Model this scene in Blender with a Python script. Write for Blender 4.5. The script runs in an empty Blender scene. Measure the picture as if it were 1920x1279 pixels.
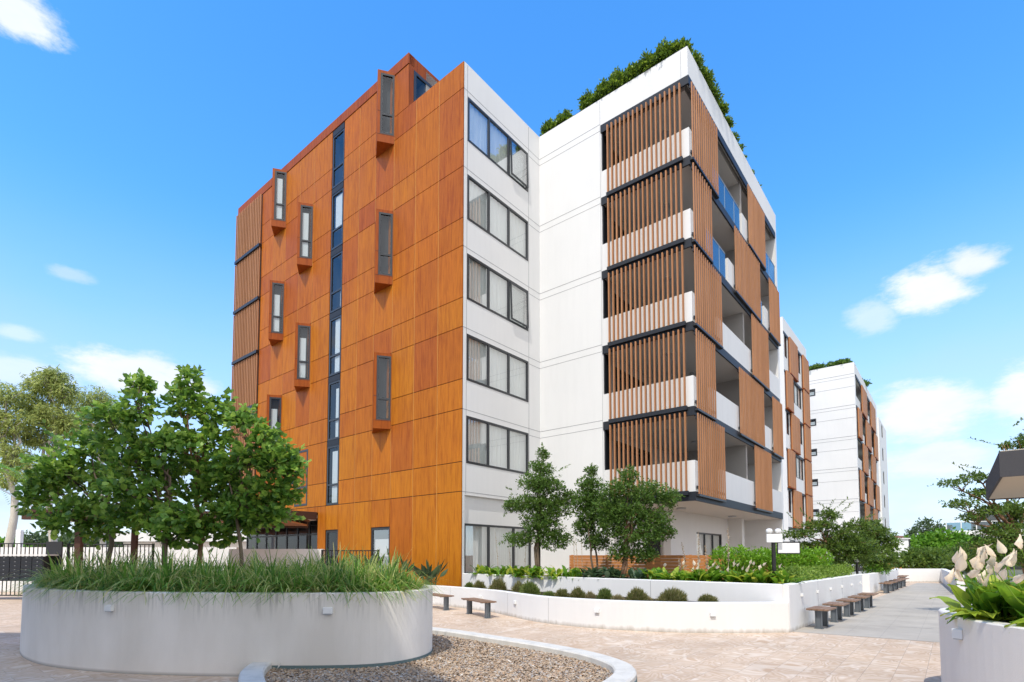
import bpy, math, random
from mathutils import Vector, Matrix, noise
random.seed(7)
S = bpy.context.scene
C = S.collection
R = math.radians

# ------------------------------------------------------------------ camera
cam = bpy.data.cameras.new('camera')
camo = bpy.data.objects.new('camera', cam); C.objects.link(camo)
cam.sensor_width = 36; cam.lens = 1003.84 / 1920 * 36
cam.shift_y = (988.87 - 639.5) / 1920
cam.clip_start = 0.1; cam.clip_end = 6000
camo.location = (0, 0, 1.65); camo.rotation_euler = (R(90 + 3.0645), 0, 0)
S.camera = camo
# ------------------------------------------------------------------ light
LD = Vector((.232, .573, -.94)).normalized()
sun = bpy.data.lights.new('sun', 'SUN'); sun.energy = 3.3; sun.angle = R(.5); sun.color = (1, .955, .87)
suno = bpy.data.objects.new('sun', sun); C.objects.link(suno)
suno.rotation_euler = LD.to_track_quat('-Z', 'Y').to_euler()
S.view_settings.view_transform = 'Standard'; S.view_settings.look = 'None'
S.view_settings.exposure = 0.13; S.view_settings.gamma = 1
w = bpy.data.worlds.new('World'); S.world = w; w.use_nodes = True
nt = w.node_tree; N = nt.nodes; L = nt.links; N.clear()
def nd(t, **k):
    n = N.new(t)
    for a, b in k.items(): setattr(n, a, b)
    return n
def mth(op, a, b=None, c=None):
    n = nd('ShaderNodeMath', operation=op)
    for i, v in enumerate((a, b, c)):
        if v is None: continue
        if isinstance(v, (int, float)): n.inputs[i].default_value = v
        else: L.new(v, n.inputs[i])
    return n.outputs[0]
sky = nd('ShaderNodeTexSky'); sky.sky_type = 'NISHITA'; sky.sun_disc = False
sky.sun_elevation = R(56.6); sky.sun_rotation = R(202); sky.air_density = 1.0; sky.dust_density = .2; sky.ozone_density = 2.0
hs = nd('ShaderNodeHueSaturation'); hs.inputs['Saturation'].default_value = 1.33; hs.inputs['Value'].default_value = 2.6; hs.inputs['Hue'].default_value = .502
L.new(sky.outputs[0], hs.inputs['Color'])
tc = nd('ShaderNodeTexCoord'); vn = nd('ShaderNodeVectorMath', operation='NORMALIZE'); L.new(tc.outputs['Generated'], vn.inputs[0])
sx = nd('ShaderNodeSeparateXYZ'); L.new(vn.outputs[0], sx.inputs[0])
az = mth('ARCTAN2', sx.outputs[0], sx.outputs[1]); el = mth('ARCSINE', sx.outputs[2])
cx = nd('ShaderNodeCombineXYZ'); L.new(az, cx.inputs[0]); L.new(mth('MULTIPLY', el, 2.2), cx.inputs[1])
n1 = nd('ShaderNodeTexNoise'); n1.inputs['Scale'].default_value = 13; n1.inputs['Detail'].default_value = 12; n1.inputs['Roughness'].default_value = .66
L.new(cx.outputs[0], n1.inputs['Vector'])
n2 = nd('ShaderNodeTexNoise'); n2.inputs['Scale'].default_value = 2.6; n2.inputs['Detail'].default_value = 6; n2.inputs['Roughness'].default_value = .6
L.new(cx.outputs[0], n2.inputs['Vector'])
dist = mth('MULTIPLY', mth('SUBTRACT', n1.outputs[0], .5), 2.0)
acc = None
#        az    el   raz  rel strength
CL = [(-35.6, 15.6, 5.2, 1.9, .95), (-31.5, 15.2, 3.2, 1.2, .8), (-43, 14.3, 4, 1.3, .55), (-40.4, 22.4, 1.5, .6, .4), (-43.3, 17.2, 1.6, .6, .4),
      (-45, 37.6, 3.2, 1.6, .95), (38.0, 12.0, 4.6, 2.5, 1), (38.5, 7.8, 4.5, 1.7, .95), (38.7, 21.9, 3.3, 1.9, 1), (41.2, 22.8, 2.2, 1.3, .95), (34.5, 20.5, 2.0, 1.5, .5),
      (44.3, 12.2, 2.4, 2.4, 1), (60, 14, 9, 4, .9), (75, 24, 10, 5, .9), (100, 16, 14, 5, .9), (-70, 20, 12, 5, .9), (-100, 30, 14, 6, .9), (150, 30, 16, 7, .9), (-150, 22, 16, 6, .9)]
for a, e, ra, re, st in CL:
    dx = mth('MULTIPLY', mth('SUBTRACT', az, R(a)), 1 / R(ra)); dy = mth('MULTIPLY', mth('SUBTRACT', el, R(e)), 1 / R(re))
    d = mth('SQRT', mth('ADD', mth('MULTIPLY', dx, dx), mth('MULTIPLY', dy, dy)))
    d = mth('ADD', d, dist)
    mr = nd('ShaderNodeMapRange', interpolation_type='SMOOTHSTEP'); L.new(d, mr.inputs[0])
    mr.inputs[1].default_value = 1.25; mr.inputs[2].default_value = .45; mr.inputs[3].default_value = 0; mr.inputs[4].default_value = st
    acc = mr.outputs[0] if acc is None else mth('MAXIMUM', acc, mr.outputs[0])
# broad unseen cloud added behind the viewer as white fill for the shade
bk_ = nd('ShaderNodeMapRange', interpolation_type='SMOOTHSTEP'); L.new(mth('ADD', sx.outputs[1], mth('MULTIPLY', dist, .12)), bk_.inputs[0])
bk_.inputs[1].default_value = -.02; bk_.inputs[2].default_value = -.4; bk_.inputs[3].default_value = 0; bk_.inputs[4].default_value = .9
# thin veil low in the sky
v1 = nd('ShaderNodeMapRange', interpolation_type='SMOOTHSTEP'); L.new(el, v1.inputs[0])
v1.inputs[1].default_value = R(32); v1.inputs[2].default_value = R(3); v1.inputs[3].default_value = 0; v1.inputs[4].default_value = .97
v2 = nd('ShaderNodeMapRange'); L.new(n2.outputs[0], v2.inputs[0]); v2.inputs[1].default_value = .35; v2.inputs[2].default_value = .7; v2.inputs[3].default_value = .72; v2.inputs[4].default_value = 1
mv = nd('ShaderNodeMix', data_type='RGBA'); L.new(mth('MULTIPLY', v1.outputs[0], v2.outputs[0]), mv.inputs[0]); L.new(hs.outputs[0], mv.inputs[6]); mv.inputs[7].default_value = (4.1, 4.9, 6.5, 1)
cr = nd('ShaderNodeMapRange'); L.new(n2.outputs[0], cr.inputs[0]); cr.inputs[1].default_value = .35; cr.inputs[2].default_value = .65; cr.inputs[3].default_value = .0; cr.inputs[4].default_value = 1
cc_ = nd('ShaderNodeMix', data_type='RGBA'); L.new(cr.outputs[0], cc_.inputs[0]); cc_.inputs[6].default_value = (5.6, 6.1, 6.8, 1); cc_.inputs[7].default_value = (7.4, 7.6, 7.9, 1)
mix = nd('ShaderNodeMix', data_type='RGBA'); L.new(acc, mix.inputs[0]); L.new(mv.outputs[2], mix.inputs[6]); L.new(cc_.outputs[2], mix.inputs[7])
mb_ = nd('ShaderNodeMix', data_type='RGBA'); L.new(bk_.outputs[0], mb_.inputs[0]); L.new(mix.outputs[2], mb_.inputs[6]); mb_.inputs[7].default_value = (10.6, 10.7, 10.8, 1); mix = mb_
bg = nd('ShaderNodeBackground'); bg.inputs[1].default_value = .14; L.new(mix.outputs[2], bg.inputs[0])
wo = nd('ShaderNodeOutputWorld'); L.new(bg.outputs[0], wo.inputs[0])

# ------------------------------------------------------------------ materials
def mat(name, col, rough=.7, spec=.4, metal=0):
    m = bpy.data.materials.new(name); m.use_nodes = True
    b = m.node_tree.nodes['Principled BSDF']
    b.inputs['Base Color'].default_value = (*col, 1); b.inputs['Roughness'].default_value = rough
    b.inputs['Specular IOR Level'].default_value = spec; b.inputs['Metallic'].default_value = metal
    return m
class MN:
    """small helper round a material's node tree"""
    def __init__(s, m): s.m = m; s.t = m.node_tree; s.b = s.t.nodes['Principled BSDF']
    def n(s, t, **k):
        n = s.t.nodes.new(t)
        for a, b in k.items(): setattr(n, a, b)
        return n
    def l(s, a, b): s.t.links.new(a, b)
    def coord(s, scale=(1, 1, 1), rot=0, kind='Object', loc=(0, 0, 0)):
        t = s.n('ShaderNodeTexCoord'); mp = s.n('ShaderNodeMapping'); s.l(t.outputs[kind], mp.inputs[0])
        mp.inputs['Scale'].default_value = scale; mp.inputs['Rotation'].default_value = (0, 0, rot); mp.inputs['Location'].default_value = loc
        return mp.outputs[0]
    def noise(s, vec, scale, detail=4, rough=.55):
        n = s.n('ShaderNodeTexNoise'); n.inputs['Scale'].default_value = scale; n.inputs['Detail'].default_value = detail; n.inputs['Roughness'].default_value = rough
        s.l(vec, n.inputs['Vector']); return n.outputs[0]
    def ramp(s, fac, stops):
        r = s.n('ShaderNodeValToRGB'); s.l(fac, r.inputs[0]); e = r.color_ramp.elements
        while len(e) < len(stops): e.new(.5)
        for x, (p, c) in zip(e, stops): x.position = p; x.color = (*c, 1)
        return r.outputs[0]
    def mix(s, f, a, b, mode='MIX'):
        m = s.n('ShaderNodeMix', data_type='RGBA', blend_type=mode)
        for i, v in ((0, f), (6, a), (7, b)):
            if isinstance(v, (int, float)): m.inputs[i].default_value = v
            elif isinstance(v, tuple): m.inputs[i].default_value = (*v, 1)
            else: s.l(v, m.inputs[i])
        return m.outputs[2]
    def bump(s, h, st=.3, d=.01):
        b = s.n('ShaderNodeBump'); b.inputs['Strength'].default_value = st; b.inputs['Distance'].default_value = d
        s.l(h, b.inputs['Height']); s.l(b.outputs[0], s.b.inputs['Normal'])
    def col(s, c): s.l(c, s.b.inputs['Base Color'])
    def rnd(s): return s.n('ShaderNodeNewGeometry').outputs['Random Per Island']
g3 = lambda v: (v, v, v)

def render_paint(name, base, streak=.12, bump=.15):
    m = mat(name, base, .75, .25); k = MN(m)
    v = k.coord((1.6, 1.6, .16)); n = k.noise(v, 3, 6, .65)
    c = k.mix(1, k.ramp(n, [(.3, g3(1 - streak)), (.55, g3(1)), (.9, g3(1.0))]), base, 'MULTIPLY')
    n3 = k.noise(k.coord((.25, .25, .25)), 1.1, 5)
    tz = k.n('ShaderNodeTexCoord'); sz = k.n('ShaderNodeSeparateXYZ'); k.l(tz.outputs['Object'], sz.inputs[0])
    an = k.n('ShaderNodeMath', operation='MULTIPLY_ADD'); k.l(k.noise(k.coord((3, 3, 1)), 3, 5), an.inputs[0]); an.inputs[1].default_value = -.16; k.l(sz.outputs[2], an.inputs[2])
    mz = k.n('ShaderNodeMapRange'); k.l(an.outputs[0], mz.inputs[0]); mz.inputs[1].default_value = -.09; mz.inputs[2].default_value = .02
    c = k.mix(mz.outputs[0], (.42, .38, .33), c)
    c = k.mix(1, c, k.ramp(n3, [(.3, (.93, .935, .94)), (.7, g3(1))]), 'MULTIPLY')
    k.col(c); k.bump(k.noise(k.coord(), 160, 3), bump, .004); return m
M = {}
M['white'] = render_paint('white_render', (.735, .73, .72), .025)
M['white_wall'] = render_paint('white_wall_paint', (.75, .735, .715), .03)
M['grey_white'] = render_paint('pale_grey_paint', (.68, .67, .66), .05)
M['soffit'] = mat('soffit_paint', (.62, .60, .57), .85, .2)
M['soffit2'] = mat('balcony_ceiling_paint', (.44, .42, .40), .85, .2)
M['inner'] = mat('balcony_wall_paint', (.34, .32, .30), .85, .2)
M['dark'] = mat('charcoal_metal', (.018, .021, .028), .5, .3, .0)
M['dark2'] = mat('dark_frame_metal', (.028, .031, .036), .3, .5)
M['black'] = mat('black_metal', (.012, .012, .014), .42, .5)
M['room'] = mat('dim_room', (.10, .10, .10), .9, .1)
M['joint'] = mat('wall_joint', (.28, .28, .29), .8, .2)
M['curtain'] = mat('sheer_curtain', (.9, .91, .9), .9, .1)
M['blind'] = mat('white_blind', (.82, .83, .84), .8, .1)
M['soil'] = mat('garden_soil', (.035, .026, .018), .95, .1)
M['signw'] = mat('blank_white_sign', (.8, .8, .79), .5, .4)
M['lampw'] = mat('white_lamp_housing', (.75, .75, .74), .4, .5)
M['fit'] = mat('grey_metal_fitting', (.45, .46, .47), .35, .5, .5)
M['galv'] = mat('galvanised_steel', (.16, .18, .2), .45, .5, .4)
M['awn_dark'] = mat('dark_grey_canvas', (.075, .072, .075), .85, .2)
M['awn_cream'] = mat('cream_lining', (.55, .48, .38), .85, .2)
M['green_strip'] = mat('grey_green_membrane', (.12, .17, .17), .7, .3)
k = MN(M['awn_dark']); k.bump(k.noise(k.coord(), 300, 2), .4, .003)

# weathered concrete planter: render with dark drips under the rim
m = mat('planter_render', (.7, .69, .67), .8, .2); k = MN(m)
tcn = k.n('ShaderNodeTexCoord'); sp = k.n('ShaderNodeSeparateXYZ'); k.l(tcn.outputs['Object'], sp.inputs[0])
drip = k.noise(k.coord((5, 5, .35)), 4, 5, .7)
band = k.n('ShaderNodeMapRange'); k.l(sp.outputs[2], band.inputs[0]); band.inputs[1].default_value = .72; band.inputs[2].default_value = 1.15
dm = k.n('ShaderNodeMath', operation='MULTIPLY'); k.l(band.outputs[0], dm.inputs[0])
dr = k.ramp(drip, [(.5, g3(0)), (.72, g3(1))]); k.l(dr, dm.inputs[1])
cc = k.mix(dm.outputs[0], (.78, .735, .68), (.33, .31, .28))
big = k.noise(k.coord((.8, .8, .3)), 1.6, 5); cc = k.mix(1, cc, k.ramp(big, [(.35, (.86, .85, .83)), (.65, g3(1))]), 'MULTIPLY')
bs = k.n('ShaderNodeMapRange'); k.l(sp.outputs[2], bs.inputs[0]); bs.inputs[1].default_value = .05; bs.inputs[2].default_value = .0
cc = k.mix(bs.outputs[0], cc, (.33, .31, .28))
k.col(cc); k.bump(k.noise(k.coord(), 120, 4), .5, .006); M['planter'] = m

# orange weathered fibre-cement cladding, each panel its own tone, fine vertical grain
def cladding(name, lo, mid, hi):
    m = mat(name, mid, .55, .16); k = MN(m)
    c = k.ramp(k.rnd(), [(0, lo), (.33, mid), (.7, hi), (1, tuple(x * 1.08 for x in mid))])
    gr = k.noise(k.coord((38, 38, .8)), 2.0, 5, .7)
    c = k.mix(.8, c, k.ramp(gr, [(.25, (.52, .42, .38)), (.55, g3(1)), (.85, (1.3, 1.22, 1.1))]), 'MULTIPLY')
    bl = k.noise(k.coord((1.1, 1.1, .35)), 1.3, 4)
    c = k.mix(.8, c, k.ramp(bl, [(.3, (.90, .85, .83)), (.62, g3(1.0))]), 'MULTIPLY')
    ru = k.noise(k.coord((7, 7, .55)), 1.6, 7, .72); c = k.mix(.85, c, k.ramp(ru, [(.34, (.70, .55, .50)), (.52, g3(1)), (.75, (1.1, 1.12, 1.05))]), 'MULTIPLY')
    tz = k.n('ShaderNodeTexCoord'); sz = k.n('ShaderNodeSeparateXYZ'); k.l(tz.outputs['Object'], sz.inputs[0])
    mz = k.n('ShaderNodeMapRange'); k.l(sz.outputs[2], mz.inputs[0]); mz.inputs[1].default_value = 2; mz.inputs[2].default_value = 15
    c = k.mix(1, c, k.mix(mz.outputs[0], (1.08, 1.12, 1.0), (.97, .87, 1.15)), 'MULTIPLY')      # golden below, redder above: warm plaza bounce painted into the colour
    rg = k.n('ShaderNodeMapRange'); k.l(bl, rg.inputs[0]); rg.inputs[3].default_value = .4; rg.inputs[4].default_value = .62; k.l(rg.outputs[0], k.b.inputs['Roughness'])
    k.col(c); k.bump(k.noise(k.coord((.9, .9, .5)), 1.4, 2), .35, .03); return m
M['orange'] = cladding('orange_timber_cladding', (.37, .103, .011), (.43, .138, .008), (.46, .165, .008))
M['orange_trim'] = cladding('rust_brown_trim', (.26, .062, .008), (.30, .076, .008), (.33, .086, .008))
def timber(name, a, b, sc=(30, 30, 1)):
    m = mat(name, a, .6, .3); k = MN(m)
    gr = k.noise(k.coord(sc), 2, 4, .6)
    c = k.mix(k.rnd(), a, b); c = k.mix(.7, c, k.ramp(gr, [(.3, (.75, .7, .66)), (.65, g3(1.05))]), 'MULTIPLY')
    k.col(c); return m
M['slat'] = timber('timber_slats', (.38, .175, .075), (.45, .215, .10))
M['fence_t'] = timber('timber_fence_boards', (.55, .22, .07), (.62, .27, .09), (1, 1, 20))
M['bench_t'] = timber('brown_bench_planks', (.17, .105, .07), (.27, .17, .115), (14, 14, 14))
M['perg'] = timber('dark_stained_timber', (.06, .03, .022), (.09, .045, .03))
M['perg_u'] = timber('red_brown_soffit_boards', (.33, .14, .06), (.4, .18, .08))
M['bark'] = timber('grey_brown_bark', (.14, .10, .07), (.2, .15, .1), (12, 12, 2))
M['bark_r'] = timber('reddish_bark', (.24, .13, .07), (.3, .17, .1), (12, 12, 2))
M['bark_w'] = timber('pale_eucalyptus_bark', (.45, .42, .36), (.55, .52, .46), (10, 10, 1))

# glass: thin pane, mostly clear, fresnel reflection
def glassm(name, tint, refl):
    m = bpy.data.materials.new(name); m.use_nodes = True; t = m.node_tree; t.nodes.clear()
    o = t.nodes.new('ShaderNodeOutputMaterial'); a = t.nodes.new('ShaderNodeBsdfTransparent'); a.inputs[0].default_value = (*tint, 1)
    g = t.nodes.new('ShaderNodeBsdfGlossy'); g.inputs['Roughness'].default_value = .01
    f = t.nodes.new('ShaderNodeLayerWeight'); f.inputs[0].default_value = .5      # 'Facing' is the same from both sides, so daylight gets in
    pw = t.nodes.new('ShaderNodeMath'); pw.operation = 'POWER'; pw.inputs[1].default_value = 4; t.links.new(f.outputs['Facing'], pw.inputs[0])
    mu = t.nodes.new('ShaderNodeMath'); mu.operation = 'MULTIPLY_ADD'; mu.inputs[1].default_value = .8; mu.inputs[2].default_value = refl + .04
    mu.use_clamp = True
    t.links.new(pw.outputs[0], mu.inputs[0]); x = t.nodes.new('ShaderNodeMixShader')
    t.links.new(mu.outputs[0], x.inputs[0]); t.links.new(a.outputs[0], x.inputs[1]); t.links.new(g.outputs[0], x.inputs[2]); t.links.new(x.outputs[0], o.inputs[0])
    return m
M['glass'] = glassm('window_glass', (.92, .95, .94), .36)
M['glass_d'] = glassm('tinted_window_glass', (.74, .79, .8), .03)
M['glass_b'] = glassm('blue_balustrade_glass', (.42, .6, .68), .08)

# leaves
def leafm(name, a, b, c_, gloss=.35, trans=.36):
    m = mat(name, b, .45, gloss); k = MN(m)
    c = k.ramp(k.rnd(), [(0, a), (.5, b), (1, c_)])
    k.col(c)
    tr = k.n('ShaderNodeBsdfTranslucent'); hsn = k.n('ShaderNodeHueSaturation'); hsn.inputs['Value'].default_value = 1.7; hsn.inputs['Hue'].default_value = .485
    k.l(c, hsn.inputs['Color']); k.l(hsn.outputs[0], tr.inputs[0])
    mx = k.n('ShaderNodeMixShader'); mx.inputs[0].default_value = trans
    out = k.t.nodes['Material Output']; k.l(k.b.outputs[0], mx.inputs[1]); k.l(tr.outputs[0], mx.inputs[2]); k.l(mx.outputs[0], out.inputs[0])
    return m
M['leaf_mid'] = leafm('glossy_dark_leaves', (.05, .11, .02), (.09, .175, .03), (.16, .25, .05))
M['leaf_big'] = leafm('broad_green_leaves', (.06, .14, .024), (.14, .28, .04), (.31, .45, .07), .5)
M['leaf_lime'] = leafm('bright_green_hedge_leaves', (.11, .24, .015), (.16, .33, .02), (.24, .42, .03))
M['leaf_hedge'] = leafm('clipped_hedge_leaves', (.10, .18, .02), (.17, .28, .035), (.30, .40, .07))
M['leaf_roof'] = leafm('roof_hedge_leaves', (.03, .07, .01), (.09, .17, .015), (.22, .32, .03))
M['leaf_fine'] = leafm('fine_green_leaves', (.05, .10, .018), (.095, .165, .028), (.17, .25, .04))
M['leaf_gum'] = leafm('eucalyptus_leaves', (.17, .22, .07), (.28, .34, .10), (.44, .48, .15), .3)
M['leaf_bright'] = leafm('fresh_green_leaves', (.06, .17, .015), (.11, .27, .02), (.19, .36, .04))
M['leaf_far'] = leafm('distant_tree_leaves', (.05, .085, .03), (.08, .12, .045), (.12, .17, .06))
M['leaf_grass'] = leafm('strappy_grass_blades', (.06, .16, .026), (.16, .32, .04), (.56, .50, .20), .4)
M['leaf_lav'] = leafm('olive_shrub_needles', (.10, .11, .03), (.16, .18, .045), (.36, .30, .15))
M['leaf_lav2'] = leafm('straw_shrub_needles', (.18, .16, .07), (.30, .27, .12), (.46, .38, .22))
M['leaf_lav3'] = leafm('green_shrub_needles', (.07, .11, .02), (.13, .19, .04), (.28, .30, .10))
M['leaf_lily'] = leafm('lily_leaves', (.05, .14, .012), (.14, .30, .02), (.55, .55, .07), .4)
M['leaf_dark'] = leafm('dark_glossy_fronds', (.03, .065, .03), (.055, .10, .04), (.10, .15, .06), .5)
M['petal'] = leafm('cream_spathe_petals', (.62, .42, .20), (.76, .64, .47), (.80, .77, .70), .2, .3)
M['spike'] = leafm('dried_flower_spikes', (.30, .16, .09), (.40, .30, .2), (.6, .55, .45), .2, .1)

# paving: long sandstone-look tiles with swirls, laid to the building's axes
PSI = R(39.425)
def paving(name, grey):
    m = mat(name, (.5, .4, .3), .55, .35); k = MN(m)
    v = k.coord((1, 1, 1), PSI)     # x' along the short side, y' along the long side
    v2 = k.coord((1, 1, 1), PSI + R(90))
    br = k.n('ShaderNodeTexBrick'); k.l(v2, br.inputs['Vector'])
    br.inputs['Scale'].default_value = 1; br.inputs['Brick Width'].default_value = .69 if not grey else .9; br.inputs['Row Height'].default_value = .345 if not grey else .6
    br.inputs['Mortar Size'].default_value = .003; br.inputs['Mortar Smooth'].default_value = .3; br.offset = .5 if not grey else 0
    br.inputs['Color1'].default_value = (0, 0, 0, 1); br.inputs['Color2'].default_value = (1, 1, 1, 1); br.inputs['Mortar'].default_value = (.5, .5, .5, 1)
    if not grey:
        off = k.n('ShaderNodeVectorMath', operation='MULTIPLY_ADD'); k.l(br.outputs['Color'], off.inputs[0]); off.inputs[1].default_value = (7, 5, 3); k.l(v2, off.inputs[2])
        wv = k.n('ShaderNodeTexNoise'); wv.inputs['Scale'].default_value = 1.15; wv.inputs['Detail'].default_value = 1.5; wv.inputs['Distortion'].default_value = 1.6; k.l(off.outputs[0], wv.inputs['Vector'])
        bd = [((.50, .365, .255) if q % 2 else (.62, .505, .395)) for q in range(14)]; bd[4] = (.68, .59, .495); bd[9] = (.52, .385, .275); bd[11] = (.67, .575, .475)
        c = k.ramp(wv.outputs[0], [(.28 + q * .034, bd[q]) for q in range(14)])
        c = k.mix(.12, c, (.58, .46, .355))
        tn = k.ramp(br.outputs['Color'], [(0, (.94, .91, .89)), (1, (1.04, 1.03, 1.02))]); c = k.mix(1, c, tn, 'MULTIPLY')
        mo = (.36, .29, .24)
    else:
        n = k.noise(v, 3, 6, .7); c = k.ramp(n, [(.3, (.40, .365, .315)), (.7, (.455, .415, .36))])
        c = k.mix(1, c, k.ramp(br.outputs['Color'], [(0, g3(.98)), (1, g3(1.015))]), 'MULTIPLY'); mo = (.31, .29, .265)
    c = k.mix(br.outputs['Fac'], c, mo)
    st = k.noise(k.coord((.5, .5, .5)), 1.7, 6, .6); c = k.mix(1, c, k.ramp(st, [(.32, g3(.84)), (.6, g3(1))]), 'MULTIPLY')
    k.col(c)
    inv = k.n('ShaderNodeMath', operation='SUBTRACT'); inv.inputs[0].default_value = 1; k.l(br.outputs['Fac'], inv.inputs[1]); k.bump(inv.outputs[0], .4, .004)
    return m
M['pave'] = paving('tan_sandstone_paving', False); M['pave_g'] = paving('grey_paving', True)
for q in ('pave', 'pave_g'): b_ = M[q].node_tree.nodes['Principled BSDF']; b_.inputs['Roughness'].default_value = .8; b_.inputs['Specular IOR Level'].default_value = .15
m = mat('river_pebbles', (.3, .24, .18), .6, .4); k = MN(m)
k.col(k.ramp(k.rnd(), [(0, (.15, .10, .065)), (.25, (.36, .25, .155)), (.5, (.46, .35, .235)), (.7, (.43, .265, .145)), (.85, (.30, .28, .26)), (1, (.62, .55, .46))])); M['pebble'] = m
m = mat('pebble_bed', (.10, .08, .06), .9, .1); M['pebbed'] = m
m = mat('distant_ground', (.14, .13, .11), .9, .1); k = MN(m); k.col(k.ramp(k.noise(k.coord(kind='Object'), .05, 6), [(.3, (.10, .12, .07)), (.7, (.2, .19, .17))])); M['ground'] = m
m = mat('far_wooded_hill', (.05, .08, .035), .95, .05); k = MN(m); k.col(k.ramp(k.noise(k.coord((.25, .25, .25)), 1, 8, .8), [(.3, (.03, .05, .03)), (.7, (.10, .14, .07))])); M['hill'] = m
k = MN(M['signw'])

# ------------------------------------------------------------------ builders
class MB:
    def __init__(s): s.v = []; s.f = []
    def face(s, pts):
        i = len(s.v); s.v += [tuple(p) for p in pts]; s.f.append(tuple(range(i, i + len(pts)))); return s
    def hexa(s, p):
        i = len(s.v); s.v += [tuple(q) for q in p]
        s.f += [tuple(i + j for j in q) for q in ((3, 2, 1, 0), (4, 5, 6, 7), (0, 1, 5, 4), (1, 2, 6, 5), (2, 3, 7, 6), (3, 0, 4, 7))]; return s
    def box(s, x0, x1, y0, y1, z0, z1):
        return s.hexa([(x0, y0, z0), (x1, y0, z0), (x1, y1, z0), (x0, y1, z0), (x0, y0, z1), (x1, y0, z1), (x1, y1, z1), (x0, y1, z1)])
    def prism(s, poly, z0, z1):
        i = len(s.v); n = len(poly)
        s.v += [(x, y, z0) for x, y in poly] + [(x, y, z1) for x, y in poly]
        s.f += [tuple(range(i + n - 1, i - 1, -1)), tuple(range(i + n, i + 2 * n))]
        s.f += [(i + j, i + (j + 1) % n, i + n + (j + 1) % n, i + n + j) for j in range(n)]; return s
    def tube(s, pts, rad, n=7, cap=True):
        pts = [Vector(p) for p in pts]; i0 = len(s.v)
        if not hasattr(rad, '__len__'): rad = [rad] * len(pts)
        for q, p in enumerate(pts):
            d = (pts[min(q + 1, len(pts) - 1)] - pts[max(q - 1, 0)]).normalized()
            a = d.orthogonal().normalized() if abs(d.z) < .95 else Vector((1, 0, 0)).cross(d).normalized()
            b = d.cross(a)
            for j in range(n):
                t = 2 * math.pi * j / n; s.v.append(tuple(p + (a * math.cos(t) + b * math.sin(t)) * rad[q]))
        for q in range(len(pts) - 1):
            for j in range(n):
                a = i0 + q * n + j; b = i0 + q * n + (j + 1) % n; s.f.append((a, b, b + n, a + n))
        if cap: s.f.append(tuple(i0 + j for j in range(n))[::-1]); s.f.append(tuple(i0 + (len(pts) - 1) * n + j for j in range(n)))
        return s
    def build(s, name, m, parent=None, smooth=False, bevel=0, fix=True):
        me = bpy.data.meshes.new(name); me.from_pydata(s.v, [], s.f)
        if fix:
            import bmesh
            bm = bmesh.new(); bm.from_mesh(me); bmesh.ops.recalc_face_normals(bm, faces=bm.faces); bm.to_mesh(me); bm.free()
        me.materials.append(M[m] if isinstance(m, str) else m)
        if smooth: me.shade_smooth()
        o = bpy.data.objects.new(name, me); C.objects.link(o)
        if parent: o.parent = parent
        if bevel:
            b = o.modifiers.new('bevel', 'BEVEL'); b.width = bevel; b.segments = 2; b.limit_method = 'ANGLE'
        return o
def tag(o, label=None, cat=None, group=None, kind=None):
    if label: o['label'] = label
    if cat: o['category'] = cat
    if group: o['group'] = group
    if kind: o['kind'] = kind
    return o
def thing(name, label, cat, loc=(0, 0, 0), rz=0, group=None):
    o = bpy.data.objects.new(name, None); C.objects.link(o); o.location = loc; o.rotation_euler = (0, 0, rz); o.empty_display_size = .3
    return tag(o, label, cat, group)
def copy_tree(o, loc, rz, label):
    def cp(q, par):
        c = q.copy(); C.objects.link(c)
        if par: c.parent = par
        for ch in list(q.children): cp(ch, c)
        return c
    c = cp(o, None); c.location = loc; c.rotation_euler = (0, 0, rz); c['label'] = label; return c
class Face:
    """a vertical plane: u along it, d inwards, z up"""
    def __init__(s, o, u, n): s.o, s.u, s.n = o, u, n
    def p(s, u, d, z): return (s.o[0] + s.u[0] * u + s.n[0] * d, s.o[1] + s.u[1] * u + s.n[1] * d, z)
    def box(s, mb, u0, u1, d0, d1, z0, z1):
        return mb.hexa([s.p(u0, d0, z0), s.p(u1, d0, z0), s.p(u1, d1, z0), s.p(u0, d1, z0), s.p(u0, d0, z1), s.p(u1, d0, z1), s.p(u1, d1, z1), s.p(u0, d1, z1)])
    def wall(s, mb, u0, u1, z0, z1, holes, rev=.16, d=0):
        us = sorted({u0, u1, *[h[0] for h in holes], *[h[1] for h in holes]}); zs = sorted({z0, z1, *[h[2] for h in holes], *[h[3] for h in holes]})
        for a, b in zip(us, us[1:]):
            for c, e in zip(zs, zs[1:]):
                mu, mz = (a + b) / 2, (c + e) / 2
                if mu < u0 or mu > u1 or mz < z0 or mz > z1 or any(h[0] < mu < h[1] and h[2] < mz < h[3] for h in holes): continue
                mb.face([s.p(a, d, c), s.p(b, d, c), s.p(b, d, e), s.p(a, d, e)])
        for h in holes:
            a, b, c, e = h
            for q in ((a, c, b, c), (b, c, b, e), (b, e, a, e), (a, e, a, c)):
                mb.face([s.p(q[0], d, q[1]), s.p(q[2], d, q[3]), s.p(q[2], d + rev, q[3]), s.p(q[0], d + rev, q[1])])
def F_(c): return Face((0, c), (1, 0), (0, 1))
def R_(c): return Face((c, 0), (0, 1), (-1, 0))
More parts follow.
